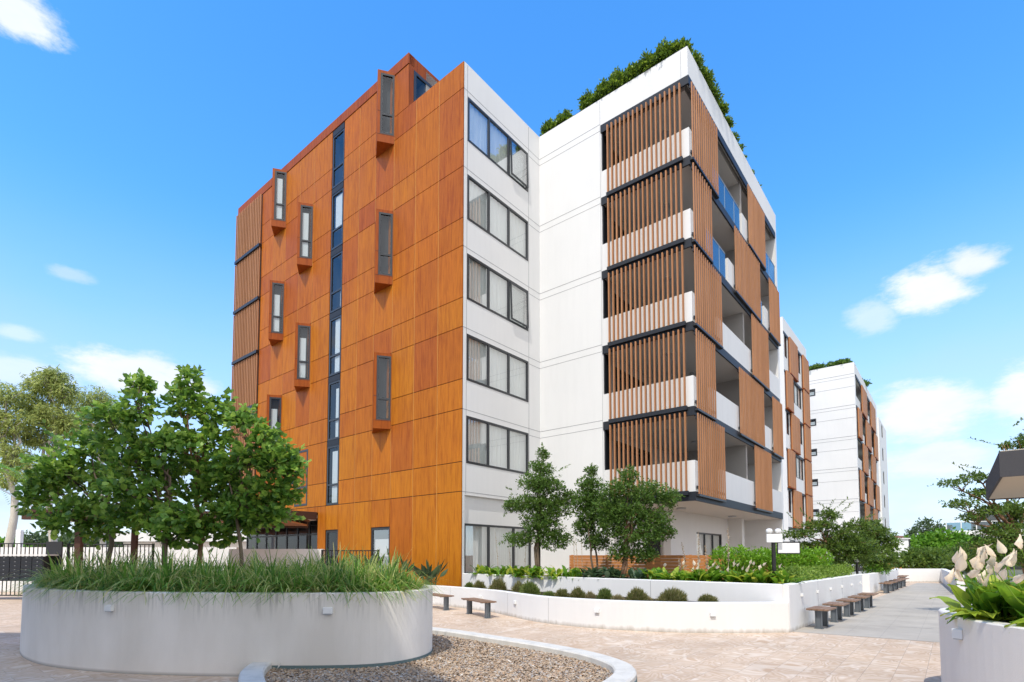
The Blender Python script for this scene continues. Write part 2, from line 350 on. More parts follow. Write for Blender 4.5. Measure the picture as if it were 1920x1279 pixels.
def window(fc, u0, u1, z0, z1, parent, mull=(), tran=(), d=.06, fw=.07, glass='glass', cover='curtain', room=.7, name='window', open_pane=None, cz=0.0):
    mb = MB(); t = .07
    fc.box(mb, u0, u0 + fw, d, d + t, z0, z1); fc.box(mb, u1 - fw, u1, d, d + t, z0, z1)
    fc.box(mb, u0 + fw, u1 - fw, d, d + t, z0, z0 + fw); fc.box(mb, u0 + fw, u1 - fw, d, d + t, z1 - fw, z1)
    for q in mull: fc.box(mb, q - .045, q + .045, d + .003, d + t, z0 + fw, z1 - fw)
    for q in tran: fc.box(mb, u0 + fw, u1 - fw, d + .006, d + t, q - .04, q + .04)
    fr = mb.build(name, 'dark2', parent)
    g = MB(); g.face([fc.p(u0 + fw, d + .04, z0 + fw), fc.p(u1 - fw, d + .04, z0 + fw), fc.p(u1 - fw, d + .04, z1 - fw), fc.p(u0 + fw, d + .04, z1 - fw)])
    g.build('pane', glass, fr, fix=False)
    if room:
        r = MB(); D = d + t + .004; E = D + room
        for q in ((u0, z0, u1, z0), (u1, z0, u1, z1), (u1, z1, u0, z1), (u0, z1, u0, z0)):
            r.face([fc.p(q[0], D, q[1]), fc.p(q[2], D, q[3]), fc.p(q[2], E, q[3]), fc.p(q[0], E, q[1])])
        r.face([fc.p(u0, E, z0), fc.p(u1, E, z0), fc.p(u1, E, z1), fc.p(u0, E, z1)])
        r.build('room_lining', 'room', fr, fix=False)
    if cover == 'curtain':
        c = MB(); n = int((u1 - u0) / .025); zb = z0 + .03 + cz; i0 = 0
        for i in range(n + 1):
            u = u0 + .02 + (u1 - u0 - .04) * i / n; dd = d + t + .07 + .035 * math.sin(i * .95 + math.sin(i * .13) * 3)
            c.v += [fc.p(u, dd, zb), fc.p(u, dd, z1 - .01)]
            if i: c.f.append((2 * i - 2, 2 * i, 2 * i + 1, 2 * i - 1))
        c.build('curtain', 'curtain', fr, smooth=True, fix=False)
    elif isinstance(cover, tuple):
        c = MB(); fc.box(c, *cover[:2], d + t + .005, d + t + .02, *cover[2:]); c.build('blind', 'blind', fr)
    return fr

# ------------------------------------------------------------------ ground
LV = [3.98, 7.0, 10.05, 13.1, 16.15, 19.2]
o = MB().face([(-3000, -1500, -.03), (3000, -1500, -.03), (3000, 4500, -.03), (-3000, 4500, -.03)]).build('ground', 'ground', fix=False); tag(o, kind='structure')
bdir = Vector((.665, .747)); ndir = Vector((.747, -.665)); K0 = Vector((6.0, 11.8))
def pth(t, s): q = K0 + bdir * t + ndir * s; return (q.x, q.y)
pv = MB().face([(-45, -20, 0), (30, -20, 0), (30, 60, 0), (-45, 60, 0)]); o = pv.build('plaza_paving', 'pave', fix=False); tag(o, kind='structure')
gp = [(6.0, 11.86), (8.25, 10.27), (12.5, 7.27)] ; e1 = pth(28.5, 12); e2 = pth(28.5, 0)
o = MB().face([(x, y, .004) for x, y in gp + [e1, e2]]).build('grey_path', 'pave_g', fix=False); tag(o, kind='structure')
# white tactile strips let into the path
for q, (a, b) in enumerate((((10.05, 15.2), (12.2, 13.9)), ((9.0, 12.6), (9.55, 12.25)))):
    a, b = Vector(a), Vector(b); n = Vector((b - a).yx) ; n.x *= -1; n = n.normalized() * .03
    o = MB().face([(a.x - n.x, a.y - n.y, .008), (b.x - n.x, b.y - n.y, .008), (b.x + n.x, b.y + n.y, .008), (a.x + n.x, a.y + n.y, .008)]).build('drain_strip', 'grey_white', fix=False)
    tag(o, ('longer' if q == 0 else 'shorter') + ' thin white strip set flush in the grey path', 'drain', 'white strips in the grey path')

def crom(P, n=8, closed=True):
    out = []; m = len(P)
    for i in range(m if closed else m - 1):
        g = (lambda j: Vector(P[j % m])) if closed else (lambda j: Vector(P[max(0, min(m - 1, j))]))
        p0, p1, p2, p3 = g(i - 1), g(i), g(i + 1), g(i + 2)
        for j in range(n):
            t = j / n; out.append(tuple(.5 * ((2 * p1) + (-p0 + p2) * t + (2 * p0 - 5 * p1 + 4 * p2 - p3) * t * t + (-p0 + 3 * p1 - 3 * p2 + p3) * t ** 3)))
    if not closed: out.append(tuple(P[-1]))
    return out
def offs(P, d, closed=True):
    out = []; m = len(P)
    for i in range(m):
        a = Vector(P[(i - 1) % m] if closed else P[max(0, i - 1)]); b = Vector(P[(i + 1) % m] if closed else P[min(m - 1, i + 1)])
        t = (b - a).normalized(); out.append((P[i][0] - t.y * d, P[i][1] + t.x * d))
    return out
def ribbon(mb, A, B, z0, z1, closed=True, r=.012):
    """wall between outline A (outer) and B (inner), with a small eased top edge"""
    m = len(A); i0 = len(mb.v)
    for (a, b) in zip(A, B):
        d = (Vector(b) - Vector(a)).normalized() * r
        mb.v += [(*a, z0), (*a, z1 - r), (a[0] + d.x, a[1] + d.y, z1), (b[0] - d.x, b[1] - d.y, z1), (*b, z1 - r), (*b, z0)]
    for i in range(m if closed else m - 1):
        p = i0 + 6 * i; q = i0 + 6 * ((i + 1) % m)
        for j in range(5): mb.f.append((p + j, q + j, q + j + 1, p + j + 1))
    if not closed:
        mb.f.append(tuple(i0 + j for j in range(6))); mb.f.append(tuple(i0 + 6 * (m - 1) + j for j in range(6)))
    return mb

# ------------------------------------------------------------------ main apartment building
BROT = -PSI
BL = (-1.79, 19.186, 0)
W = Matrix.Translation(BL) @ Matrix.Rotation(BROT, 4, 'Z')
def toW(x, y, z=0): return W @ Vector((x, y, z))
AB = thing('apartment_building', 'apartment block with orange clad side, white walls and timber slatted balconies', 'building', BL, BROT)
f0 = F_(0)
# orange cladding panels on a dark backing
COL = [0, 1.33, 2.70, 4.10, 5.37, 6.60, 7.83]; COL2 = [8.86, 10.45, 11.80, 13.20, 14.50, 15.88]
ROW = [0, 3.98, 5.06, 7.0, 8.1, 10.05, 11.14, 13.1, 14.17, 16.15, 17.21, 19.2, 20.25, 22.1, 22.55]
holes = [(4.11, 5.39, .95, 2.82), (7.87, 8.83, .95, 2.82)]
mb = MB(); G = .011
def panel(a0, a1, z0, z1, dd=0):
    f0.box(mb, -a1 + G, -a0 - G, -.035 + dd, 0, z0 + G * 1.2, z1 - G * 1.2)
for cols in (COL, COL2):
    for a0, a1 in zip(cols, cols[1:]):
        for z0, z1 in zip(ROW, ROW[1:]):
            if z0 >= 19.2 and a0 < 3.0:
                if z0 == 19.2 and a0 < 2.7: panel(a0, a1, 19.2, 20.25)
                elif z0 == 19.2: panel(2.70, 4.10, 19.2, 20.25)
                elif z0 > 20: panel(3.19, 4.10, z0, z1) if a0 == 2.70 else None
                continue
            if z0 == 0:
                if cols is COL2:
                    if a0 == 8.86: panel(8.86, 9.52, 0, 3.98); panel(9.52, 10.45, 3.68, 3.98)
                    else: panel(a0, a1, 3.68, 3.98)
                elif a0 == 4.10: panel(a0, a1, 2.84, 3.98); panel(a0, a1, 0, .93)
                else: panel(a0, a1, z0, z1)
                continue
            panel(a0, a1, z0, z1)
panel(7.83, 8.86, 2.84, 3.98); panel(7.83, 8.86, 0, .93)
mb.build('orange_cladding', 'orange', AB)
M['ochre'] = mat('ochre_joint_glint', (.62, .34, .10), .7, .2)  # pale strips stand in for the glint on the panels' chamfered edges
for a_j in COL[1:-1] + COL2[1:-1]:
    mb = MB()
    zt_ = 20.22 if a_j < 3.1 else 22.05
    f0.box(mb, -a_j - .009, -a_j + .009, -.03, -.003, 4.0 if a_j > 9 or 4 < a_j < 5.5 else .05, zt_)
    mb.build('joint_glint_strip', 'ochre', AB)
mb = MB(); f0.box(mb, -19.0, -3.19, -.06, .25, 22.1 + .01, 22.56); f0.box(mb, -19.0, -15.88, -.03, .3, 19.2, 22.1)
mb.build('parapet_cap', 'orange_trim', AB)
# dark backing with openings, left and right of the strip
mb = MB()
f0.wall(mb, -15.9, -3.19, 3.98, 22.1, [(-8.83, -7.87, 3.99, 22.08)], .05, .002)
f0.wall(mb, -3.19, 0, 3.98, 20.24, [], .05, .002)
f0.wall(mb, -9.52, 0, 0, 3.98, [(-5.39, -4.11, .95, 2.82), (-8.83, -7.87, .95, 2.82)], .2, .002)
f0.wall(mb, -19, -9.52, 3.6, 3.98, [], .05, .002)
mb.build('wall_backing', 'dark', AB, fix=False)
# vertical strip windows
for i, zb in enumerate(LV):
    dark = i in (0,)
    z1 = zb + 3.03 if i < 5 else 22.08
    mbk = None
    cov = [(-8.5, -7.9, zb + .1, zb + 2.5), (-8.3, -7.9, zb + .1, zb + 2.4), (-8.45, -7.9, zb + .1, zb + 2.7), (-8.1, -7.9, zb + .1, zb + 1), (-8.6, -7.9, zb + .9, zb + 2.6), (-7.99, -7.9, zb + .1, zb + .6)][i]
    window(f0, -8.83, -7.87, zb + .02, z1 - .3 + .02, AB, tran=(zb + .95,), d=-.02, fw=.085, glass='glass_d', cover=cov, room=1.0, name='strip_window')
for i, zb in enumerate(LV):
    z1 = (zb + 3.03 if i < 5 else 22.08) + .02
    mb = MB(); f0.box(mb, -8.83, -7.87, -.035, .06, z1 - .3, z1 - .03); mb.build('window_header', 'dark', AB)
# wedge-shaped projecting windows
def bay(a, zb, lab=None, top=0):
    z0, z1 = zb - .14, zb + 3.02 + top
    Rp = Vector((-a, -.036)); Ap = Vector((-a - .42, -.62)); Bp = Vector((-a - 1.27, -.036))
    u = (Ap - Rp); Lw = u.length; u.normalize(); n = Vector((-u.y, u.x))
    if n.dot(Bp - Rp) < 0: n = -n
    fc = Face(Rp, u, n)
    mb = MB(); a0, a1 = .025, Lw - .13; h0, h1 = z0 + .36, z1 - .12
    fc.wall(mb, 0, Lw, z0, z1, [(a0, a1, h0, h1)], .12)
    for z in (z0, z1): mb.face([(*Rp, z), (*Ap, z), (*Bp, z)])
    mb.face([(*Ap, z0), (*Bp, z0), (*Bp, z1), (*Ap, z1)])
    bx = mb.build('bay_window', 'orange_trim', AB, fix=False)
    tr = MB(); fc.box(tr, 0.002, Lw - .002, -.006, .0, z0 + .335, z0 + .345); fc.box(tr, Lw - .128, Lw - .122, -.006, 0, z0 + .345, z1 - .02); fc.box(tr, Lw - .12, Lw - .002, -.006, 0, z0 + 1.35, z0 + 1.36)
    tr.build('panel_joint', 'dark', bx)
    cw = a > 5; dk = zb > 15
    window(fc, a0, a1, h0, h1, bx, tran=(h0 + .88,), d=.0, fw=.08, glass='glass_d', room=0, cover=((a0 + .2, a1 - .06, h0 + .05, h1 - (.35 if dk else .6)) if cw else None))
    bk = MB(); fc.box(bk, a0, a1, .26, .27, h0, h1); bk.build('dim_backing', 'dark' if not cw else 'room', bx)
for zb in (19.2, 13.1, 7.0): bay(4.10, zb)
for zb in (16.15, 10.05): bay(10.47, zb)
for zb in (19.2, 13.1, 7.0): bay(13.2, zb)
window(f0, -11.7, -10.5, 4.1, 6.85, AB, tran=(5.0,), d=-.05, fw=.1, glass='glass_d', cover=(-11.2, -10.6, 4.2, 5.9), room=.5, name='flush_window')
# ground floor door and small window
window(f0, -5.39, -4.11, .95, 2.82, AB, d=0, fw=.09, glass='glass', cover=(-5.2, -4.28, 1.0, 2.35), name='glazed_door', room=.8)
window(f0, -8.83, -7.87, .95, 2.82, AB, d=0, fw=.09, glass='glass_d', cover=None, name='small_window', room=.9)
mb = MB(); f0.box(mb, -4.23, -4.20, -.06, -.01, 1.7, 1.95); mb.build('door_handle', 'fit', AB)
# slatted screens at the far left end
for i, zb in enumerate(LV):
    z1 = zb + 2.86 if i < 5 else 22.1
    mb = MB(); n = 15
    for j in range(n + 1): u = -15.98 - j * 3.05 / n; mb.box(u - .038, u + .038, -.13, -.08, zb + .02, z1)
    sc = mb.build('slat_screen', 'slat', AB)
    mb = MB().box(-19.06, -15.92, -.035, -.02, zb + .02, z1); mb.build('screen_backing', 'perg', sc)
    mb = MB().box(-19.0, -15.9, -.2, -.0, zb - .17, zb - .01); mb.build('screen_ledge', 'black', sc)
# building mass
mb = MB()
mb.box(-18.98, -3.19, .9, 12, 3.6, 22.4); mb.box(-3.19, -.9, .9, 12, 3.6, 19.9); mb.box(-.9, -.3, 4.8, 12, 3.6, 19.9); mb.box(-8, -.9, 1.2, 12, 0, 3.6)
mb.box(-18.98, -18.6, .01, .9, 3.6, 22.1); mb.box(-15.9, -15.5, .05, .9, 3.98, 22.1)
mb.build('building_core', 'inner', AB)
# penthouse return
mb = MB(); fr_ = R_(-3.19); fr_.wall(mb, 0, 1.75, 20.0, 22.55, [(.22, 1.5, 20.1, 21.98)], .15)
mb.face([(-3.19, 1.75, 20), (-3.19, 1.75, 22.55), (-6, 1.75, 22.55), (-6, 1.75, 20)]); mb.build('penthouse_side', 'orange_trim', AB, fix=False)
window(fr_, .22, 1.5, 20.1, 21.98, AB, d=-.02, fw=.13, glass='glass_d', cover=None, name='penthouse_window')
# --- W1 : white return wall with ribbon windows
w1 = R_(0)
hs_ = [(.19, 3.89, zb + 1.06, zb + 2.79) for zb in LV[:5]] 
hs_ = [(.19, 3.89, 5.03, 6.78), (.19, 3.89, 8.1, 9.84), (.19, 3.89, 11.15, 12.89), (.19, 3.89, 14.2, 15.94), (.19, 3.89, 17.25, 18.98)]
mb = MB(); w1.wall(mb, 0, 4.73, 3.86, 20.25, hs_, .14)
w1.wall(mb, .12, 4.73, 0, 3.86, [(.2, 4.2, .95, 2.84)], .14, .1); w1.wall(mb, 0, .12, 0, 3.86, [], 0)
mb.face([w1.p(.12, 0, 3.86), w1.p(4.73, 0, 3.86), w1.p(4.73, .1, 3.86), w1.p(.12, .1, 3.86)]); mb.face([w1.p(.12, 0, 3.86), w1.p(.12, .1, 3.86), w1.p(.12, .1, 0), w1.p(.12, 0, 0)])
mb.face([(0, 0, 20.25), (0, 4.73, 20.25), (-.3, 4.73, 20.25), (-.3, 0, 20.25)]); mb.box(-3.19, -.3, .0, .2, 19.9, 20.25)
mb.build('white_return_wall', 'white', AB, fix=False)
mb = MB()   # shallow wall joints
for z in (19.2, 16.15, 13.1, 10.05, 7.0, 3.98): w1.box(mb, 0, 4.73, -.004, .001, z - .012, z + .006); w1.box(mb, 3.95, 4.73, -.004, .001, z - .29, z - .275)
w1.box(mb, .165, .18, -.005, .001, 3.9, 20.2); w1.box(mb, 3.93, 3.945, -.005, .001, 3.9, 20.2)
mb.build('wall_joints', 'joint', AB)
for i, h in enumerate(hs_):
    window(w1, *h, AB, mull=(1.40, 2.62), d=-.015, fw=.085, room=.7, name='ribbon_window')
window(w1, .2, 4.2, .95, 2.84, AB, mull=(1.57, 3.08), d=.1, fw=.08, room=.8, name='ground_window')
for z in (17.25, 11.15):    # awning sashes standing slightly open
    mb = MB(); a, b, z0, z1 = 2.67, 3.8, z + .09, z + 1.64
    for (p, q, r, s_) in ((a, a + .06, z0, z1), (b - .06, b, z0, z1), (a + .06, b - .06, z0, z0 + .06), (a + .06, b - .06, z1 - .06, z1)):
        pts = []
        for (uu, zz) in ((p, r), (q, r), (q, s_), (p, s_)):
            pts.append((uu, zz))
        def pp(uu, zz, e): return w1.p(uu, -.02 - (z1 - zz) * .035 - e, zz)
        mb.hexa([pp(*pts[0], 0), pp(*pts[1], 0), pp(*pts[1], .04), pp(*pts[0], .04), pp(*pts[3], 0), pp(*pts[2], 0), pp(*pts[2], .04), pp(*pts[3], .04)])
    sa = mb.build('open_sash', 'dark2', AB)
    mb = MB().face([w1.p(a + .05, -.04 - (z1 - z0 - .05) * .035, z0 + .05), w1.p(b - .05, -.04 - (z1 - z0 - .05) * .035, z0 + .05), w1.p(b - .05, -.045, z1 - .05), w1.p(a + .05, -.045, z1 - .05)]); mb.build('pane', 'glass', sa, fix=False)
# --- W2 : white wall facing the plaza and balcony corner
Y2 = 4.73; X2 = 6.71; YE = 17.04; XB = 3.3
w2 = F_(Y2); rf = R_(X2)
TOP = 20.25
mb = MB(); w2.wall(mb, 0, 3.12, 0, TOP, [], 0)
mb.face([(3.12, Y2, 0), (3.12, Y2, TOP), (3.12, Y2 + .35, TOP), (3.12, Y2 + .35, 0)])
mb.build('white_plaza_wall', 'white', AB, fix=False)
mb = MB()
for z in (19.2, 16.15, 13.1, 10.05, 7.0): 
    w2.box(mb, 0, 3.06, -.004, .001, z - .012, z + .006); w2.box(mb, 0, 3.06, -.004, .001, z - .29, z - .275)
w2.box(mb, 3.06, 3.07, -.005, .001, 3.6, 20.2); w2.box(mb, 6.45, 6.46, -.005, .001, 19.15, 20.2)
mb.build('wall_joints', 'joint', AB)
# parapet ring
mb = MB()
mb.box(3.12, X2, Y2, Y2 + .2, 19.12, TOP); mb.box(X2 - .2, X2, Y2 + .2, YE, 19.12, TOP); mb.box(0, 3.12, Y2 + .003, Y2 + .2, 19.4, TOP - .003)
mb.build('roof_parapet', 'white', AB)
mb = MB().box(0, X2 - .2, Y2 + .2, YE, 19.3, 19.75); mb.build('roof_slab', 'soffit2', AB)
mb = MB().box(.02, X2 - .05, Y2 + .05, Y2 + .19, TOP + .001, TOP + .07).box(X2 - .19, X2 - .05, Y2 + .19, YE - .5, TOP + .001, TOP + .07); mb.build('planter_edge', 'dark', AB)
mb = MB().box(3.14, 3.17, Y2 + .02, Y2 + .3, 3.6, 19.1); mb.build('corner_reveal', 'dark', AB)
# slabs, upstands, fascias
mbs = MB(); mbf = MB()
for z in LV:
    if z < 19: mbs.box(XB - .2, X2 - .03, Y2 + .04, YE, z - .385, z - .09)
    else: mbs.box(XB - .2, X2 - .21, Y2 + .21, YE, z - .385, z + .02)
    e = .03
    mbf.box(3.10, X2 + e, Y2 - e, Y2 + .035, z - .40, z - .08); mbf.box(X2 - .03, X2 + e, Y2 + .035, YE + .02, z - .40, z - .08)
    if z < 19:
        mbf.box(3.40, 6.50, Y2 - .15, Y2 - e, z - .2, z - .05)
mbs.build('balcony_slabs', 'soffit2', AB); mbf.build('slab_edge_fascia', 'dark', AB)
mb = MB().box(3.32, X2 - .04, Y2 + .05, YE, 3.585, 3.61); mb.build('ground_soffit', 'soffit', AB)
SCR = {3.98: [(4.72, 7.6), (11.75, 14.6)], 7.0: [(4.72, 6.7), (9.7, 13.5), (15.15, 17.1)], 10.05: [(4.72, 7.6), (11.75, 14.6)], 13.1: [(4.72, 6.65), (9.5, 13.35), (15.05, 17.1)], 16.15: [(4.72, 7.5), (11.65, 14.5)]}
for i, z in enumerate(LV[:5]):
    z1 = z + 3.05
    # W2 upstand + slats
    mb = MB().box(3.12, 3.42, Y2 + .0, Y2 + .14, z - .08, z + 1.03); mb.box(3.42, X2 - .0, Y2 + .01, Y2 + .14, z - .08, z + 1.03)
    mb.box(X2 - .14, X2, Y2 + .14, 5.1, z - .08, z + 1.03)
    up = mb.build('balcony_upstand', 'grey_white' if 0 else 'white', AB, bevel=.01)
    mb = MB()
    for j in range(17): u = 3.46 + j * .1855; mb.box(u - .024, u + .024, Y2 - .14, Y2 - .05, z - .05, z1 - .30)
    mb.build('slat_screen', 'slat', AB)
    # right facade screens
    for (a, b) in SCR[z]:
        mb = MB(); n = int((b - a) / .215)
        zt = z1 - .37
        for j in range(n + 1):
            y = a + .06 + (b - a - .12) * j / n; mb.box(X2 + .10, X2 + .14, y - .03, y + .03, z - .17, zt)
        sc = mb.build('slat_screen', 'slat', AB)
        MB().box(X2 + .035, X2 + .15, a, b, z - .25, z - .175).build('screen_ledge', 'black', sc); MB().box(X2 + .035, X2 + .08, a + .03, b - .03, z + .02, z + .12).build('screen_rail', 'black', sc); mb = MB().box(X2 + .035, X2 + .08, a + .03, b - .03, zt - .2, zt - .1)
        mb.build('screen_rail', 'black', sc)
    # balustrades in the openings
    ops = []; y = 5.1
    for (a, b) in SCR[z] + [(YE, YE)]:
        if a > y + .2: ops.append((y, min(a, YE)))
        y = max(b, y)
    for q, (a, b) in enumerate(ops):
        full = MB(); gl = MB(); gp_ = MB(); full2 = MB()
        if z < 12:
            full.box(X2 - .13, X2, a - .2, min(b + .2, YE), z - .08, z + 1.03)
        else:
            e = b - (.85 if b < YE else 0)
            gl.box(X2 - .05, X2 - .035, a - .3, e, z - .03, z + 1.08)
            gp_.box(X2 - .06, X2 - .025, a - .3, e, z + 1.08, z + 1.11)
            t = a
            while t < e: gp_.box(X2 - .055, X2 - .03, t, t + .025, z - .05, z + 1.08); t += 1.25
            if b < YE: full.box(X2 - .13, X2, e + .25, b + .2, z - .08, z + 1.03)
        if full.v: full.build('balcony_upstand', 'grey_white', AB)
        if gl.v: g_ = gp_.build('balustrade_rail', 'fit', AB); gl.build('glass_panel', 'glass_b', g_)
    for y in (6.4, 9.2, 13.2): MB().prism([(5.1 + .17 * math.cos(t * .449), y + .17 * math.sin(t * .449)) for t in range(14)], z1 - .44, z1 - .384).build('ceiling_light', 'fit', AB)
# inner walls of the balconies with sliding doors
mb = MB(); bw = R_(XB)
doors = []
for z in LV[:5]: doors += [(5.2, 8.6, z, z + 2.3), (12.3, 15.2, z, z + 2.3)]
bw.wall(mb, Y2 + .1, YE, 3.62, 19.0, doors, .1); mb.box(XB, X2 - .15, 11.35, 11.55, 3.62, 19.0)
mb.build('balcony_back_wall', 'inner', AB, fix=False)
for d_ in doors: window(bw, *d_, AB, mull=((d_[0] + d_[1]) / 2,), d=.02, glass='glass_d', cover=None, room=.5, name='sliding_door')
mb = MB().box(XB - .2, X2, YE + .003, YE + .32, 3.6, TOP); mb.box(-3.0, XB - .2, 11.9, YE, 0, 19.3)
mb.build('end_wall', 'white', AB)
mb = MB().box(.003, XB - .9, Y2 + .005, 11.9, 3.62, 19.28); mb.build('core_wall', 'inner', AB)
# ground floor walls under the balconies
gz = MB(); bw2 = R_(4.5)
bw2.wall(gz, Y2 + 3.4, YE + .32, 0, 3.6, [(10.7, 14.2, .9, 2.75)], .12)
gz.box(4.2, 4.52, Y2 + 3.0, Y2 + 3.45, 0, 3.59); gz.box(4.5, 5.2, 15.2, 15.6, 0, 3.59); gz.box(4.5, X2, YE, YE + .32, 0, 3.6)
gz.box(3.12, 3.3, Y2 + .36, 8.1, 0, 3.59); gz.box(3.3, 4.49, 8.0, 8.15, 0, 3.58); gz.box(4.0, 4.35, Y2 + .7, Y2 + 1.1, 0, 3.58)
gz.build('ground_floor_wall', 'white', AB, fix=False)
window(bw2, 10.7, 14.2, .9, 2.75, AB, mull=(11.9, 13.0), d=.03, glass='glass', cover='curtain', room=.6, name='patio_door')
mb = MB(); bw3 = F_(7.99); bw3.box(mb, 3.35, 3.95, -.05, -.01, 1.0, 2.5); mb.build('dark_doorway', 'dark2', AB)
# entrance: recessed glazing on the left end
mb = MB(); en = F_(.9)
window(en, -18.9, -9.6, .4, 3.55, AB, mull=[-9.6 - 1.15 * j for j in range(1, 8)], tran=(2.75,), d=0, fw=.09, glass='glass_d', cover=None, room=3.0, name='entrance_glazing')
mb = MB().box(-9.6, -9.55, 0.01, 1.2, 0, 3.98); mb.build('entrance_return', 'orange_trim', AB)
mb = MB().box(-18.98, -9.55, .01, 1.0, 3.56, 3.6); mb.build('entrance_soffit', 'soffit', AB)
for x, y in ((5.2, 7.2), (5.4, 13.0)): MB().prism([(x + .19 * math.cos(t * .449), y + .19 * math.sin(t * .449)) for t in range(14)], 3.53, 3.583).build('ceiling_light', 'fit', AB)

# canopy in front of the entrance, running left
cp = thing('entrance_canopy', 'long flat dark brown canopy with timber underside and curved end beside the orange wall', 'canopy', toW(-9.55, 0, 0), BROT)
mb = MB().box(-14.5, -.01, -1.35, -.05, 3.36, 3.72); mb.build('canopy_roof', 'perg', cp, bevel=.01)
mb = MB().box(-14.4, -.06, -1.3, -.06, 3.33, 3.358); mb.build('canopy_lining', 'soffit', cp)
A = [(-2.2 + 1.1 * math.sin(t / 10 * math.pi), -1.6 - 1.1 * math.cos(t / 10 * math.pi)) for t in range(11)]
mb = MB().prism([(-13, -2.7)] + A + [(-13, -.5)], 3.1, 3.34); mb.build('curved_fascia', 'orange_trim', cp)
mb = MB().box(-13.9, -12.4, -2.6, -2.45, 0, 3.09).box(-8.0, -7.85, -2.6, -2.45, 0, 3.09); mb = MB().tube([(-4.2, -2.3, 0), (-4.2, -2.3, 3.09)], .09, 12).tube([(-8.2, -2.3, 0), (-8.2, -2.3, 3.09)], .09, 12)
mb.build('canopy_column', 'grey_white', cp)

# pergola over the left lawn
pg = thing('pergola', 'dark timber pergola with flat slatted roof on square posts behind the broad-leaved trees', 'pergola', (-12, 17.5, 0), R(8))
for x, y in ((-1.95, 0), (-1.85, 3)):
    MB().box(x - .085, x + .085, y - .085, y + .085, 0, 2.78).build('post', 'perg', pg)
MB().box(-3.3, 4.3, -.5, -.38, 2.78, 3.02).box(-3.3, 4.3, 3.4, 3.52, 2.78, 3.02).build('beam', 'perg', pg)
mb = MB()
for j in range(30): mb.box(-3.3 + j * .255, -3.3 + j * .255 + .2, -.37, 3.39, 2.85, 2.91)
mb.build('roof_boards', 'perg_u', pg)
MB().box(-3.35, 4.35, -.55, 3.57, 3.02, 3.1).build('roof_deck', 'perg', pg)

# timber boundary fence of the ground floor terraces
tf = thing('timber_fence', 'orange horizontal board fence behind the upper garden bed under the slatted balconies', 'fence', BL, BROT)
mb = MB()
for j in range(9): z = .72 + j * .107; mb.box(2.6, 8.6, 3.0, 3.03, z, z + .1); mb.box(8.6, 8.63, 3.0, 17.5, z, z + .1)
mb.build('boards', 'fence_t', tf)
mb = MB()
for x in (2.65, 4.1, 5.6, 7.1, 8.5): mb.box(x, x + .07, 3.035, 3.1, 0, 1.69)
for y in (5, 7.5, 10, 12.5, 15): mb.box(8.52, 8.59, y, y + .07, 0, 1.69)
mb.build('posts', 'fence_t', tf)

# ------------------------------------------------------------------ second and third blocks
def far_block(name, label, x0, y0, w_, d_, top, lx, scr_seq, side_holes, lv, s_w):
    T = thing(name, label, 'building', BL, BROT)
    fcF = F_(y0); fcR = R_(x0)
    mb = MB(); fcF.wall(mb, x0 - w_, x0, 0, top, side_holes, .15)
    mb.face([(x0 - w_, y0 + .5, top - .5), (x0, y0 + .5, top - .5), (x0 - .5, y0 + d_, top - .5), (x0 - w_, y0 + d_, top - .5)])
    mb.build('front_wall', 'white', T, fix=False)
    jm = MB()
    for z in lv: fcF.box(jm, x0 - w_, x0 - .02, -.01, .0, z - .02, z + .01); fcF.box(jm, x0 - w_, x0 - .02, -.01, .0, z - .32, z - .3); fcF.box(jm, x0 - w_, x0 - .02, -.01, .0, z - 1.25, z - 1.23)
    jm.build('wall_joints', 'joint', T)
    for h in side_holes: window(fcF, *h, T, d=-.03, fw=.09, glass='glass_d', cover=(h[0] + .1, h[1] - .1, h[2] + .1, h[3] - .3), room=.5)
    return T, fcF, fcR
# second block (behind the balcony corner): right facade only
B2_ = thing('apartment_block', 'lower white block with flush orange timber screens just behind the balcony corner', 'building', BL, BROT)
x0, ya, yb, tp = 4.0, 31.0, 39.6, 20.2
fcR = R_(x0)
hl = []; sc = []; LV2 = LV[:5]
for i, z in enumerate(LV2):
    if i % 2 == 0: hl += [(ya + .3, ya + 1.2, z + 1.0, z + 2.8), (ya + 4.3, ya + 6.0, z + 1.0, z + 2.8)]; sc += [(ya + 1.4, ya + 4.1, z)]
    else: hl += [(ya + 2.3, ya + 6.0, z + 1.0, z + 2.8)]; sc += [(ya + .1, ya + 2.1, z)]
    sc += [(ya + 6.3, yb - .1, z)]
hl2 = [(ya + .4, ya + 2.2, .9, 2.9), (ya + 4.6, ya + 6.0, .9, 2.9)]
mb = MB(); fcR.wall(mb, ya, yb, 0, tp, hl + hl2, .12); F_(ya).wall(mb, x0 - 8, x0, 0, tp, [])
mb.face([(x0 - 8, ya, tp - .2), (x0, ya, tp - .2), (x0, yb, tp - .2), (x0 - 8, yb, tp - .2)]); mb.face([(x0, yb, 0), (x0, yb, tp), (x0 - 8, yb, tp), (x0 - 8, yb, 0)])
mb.build('wall', 'white', B2_, fix=False)
mb = MB()
for z in LV: fcR.box(mb, ya, yb, -.03, .01, z - .32, z - .12)
mb.build('floor_band', 'dark', B2_)
for h in hl + hl2: window(fcR, *h, B2_, mull=[h[0] + (h[1] - h[0]) * q / 3 for q in (1, 2)] if h[1] - h[0] > 2 else [], d=.02, fw=.08, glass='glass_d', cover='curtain' if h[1] - h[0] > 1.5 else None, room=.5)
for a, b, z in sc:
    mb = MB(); n = int((b - a) / .25)
    for j in range(n + 1): y = a + .06 + (b - a - .12) * j / n; mb.box(x0 + .1, x0 + .2, y - .08, y + .08, z - .05, z + 2.85)
    s_ = mb.build('slat_screen', 'slat', B2_); MB().box(x0 + .02, x0 + .22, a, b, z - .13, z - .055).box(x0 + .06, x0 + .098, a, b, z - .05, z + 2.83).build('screen_rail', 'orange_trim', s_)
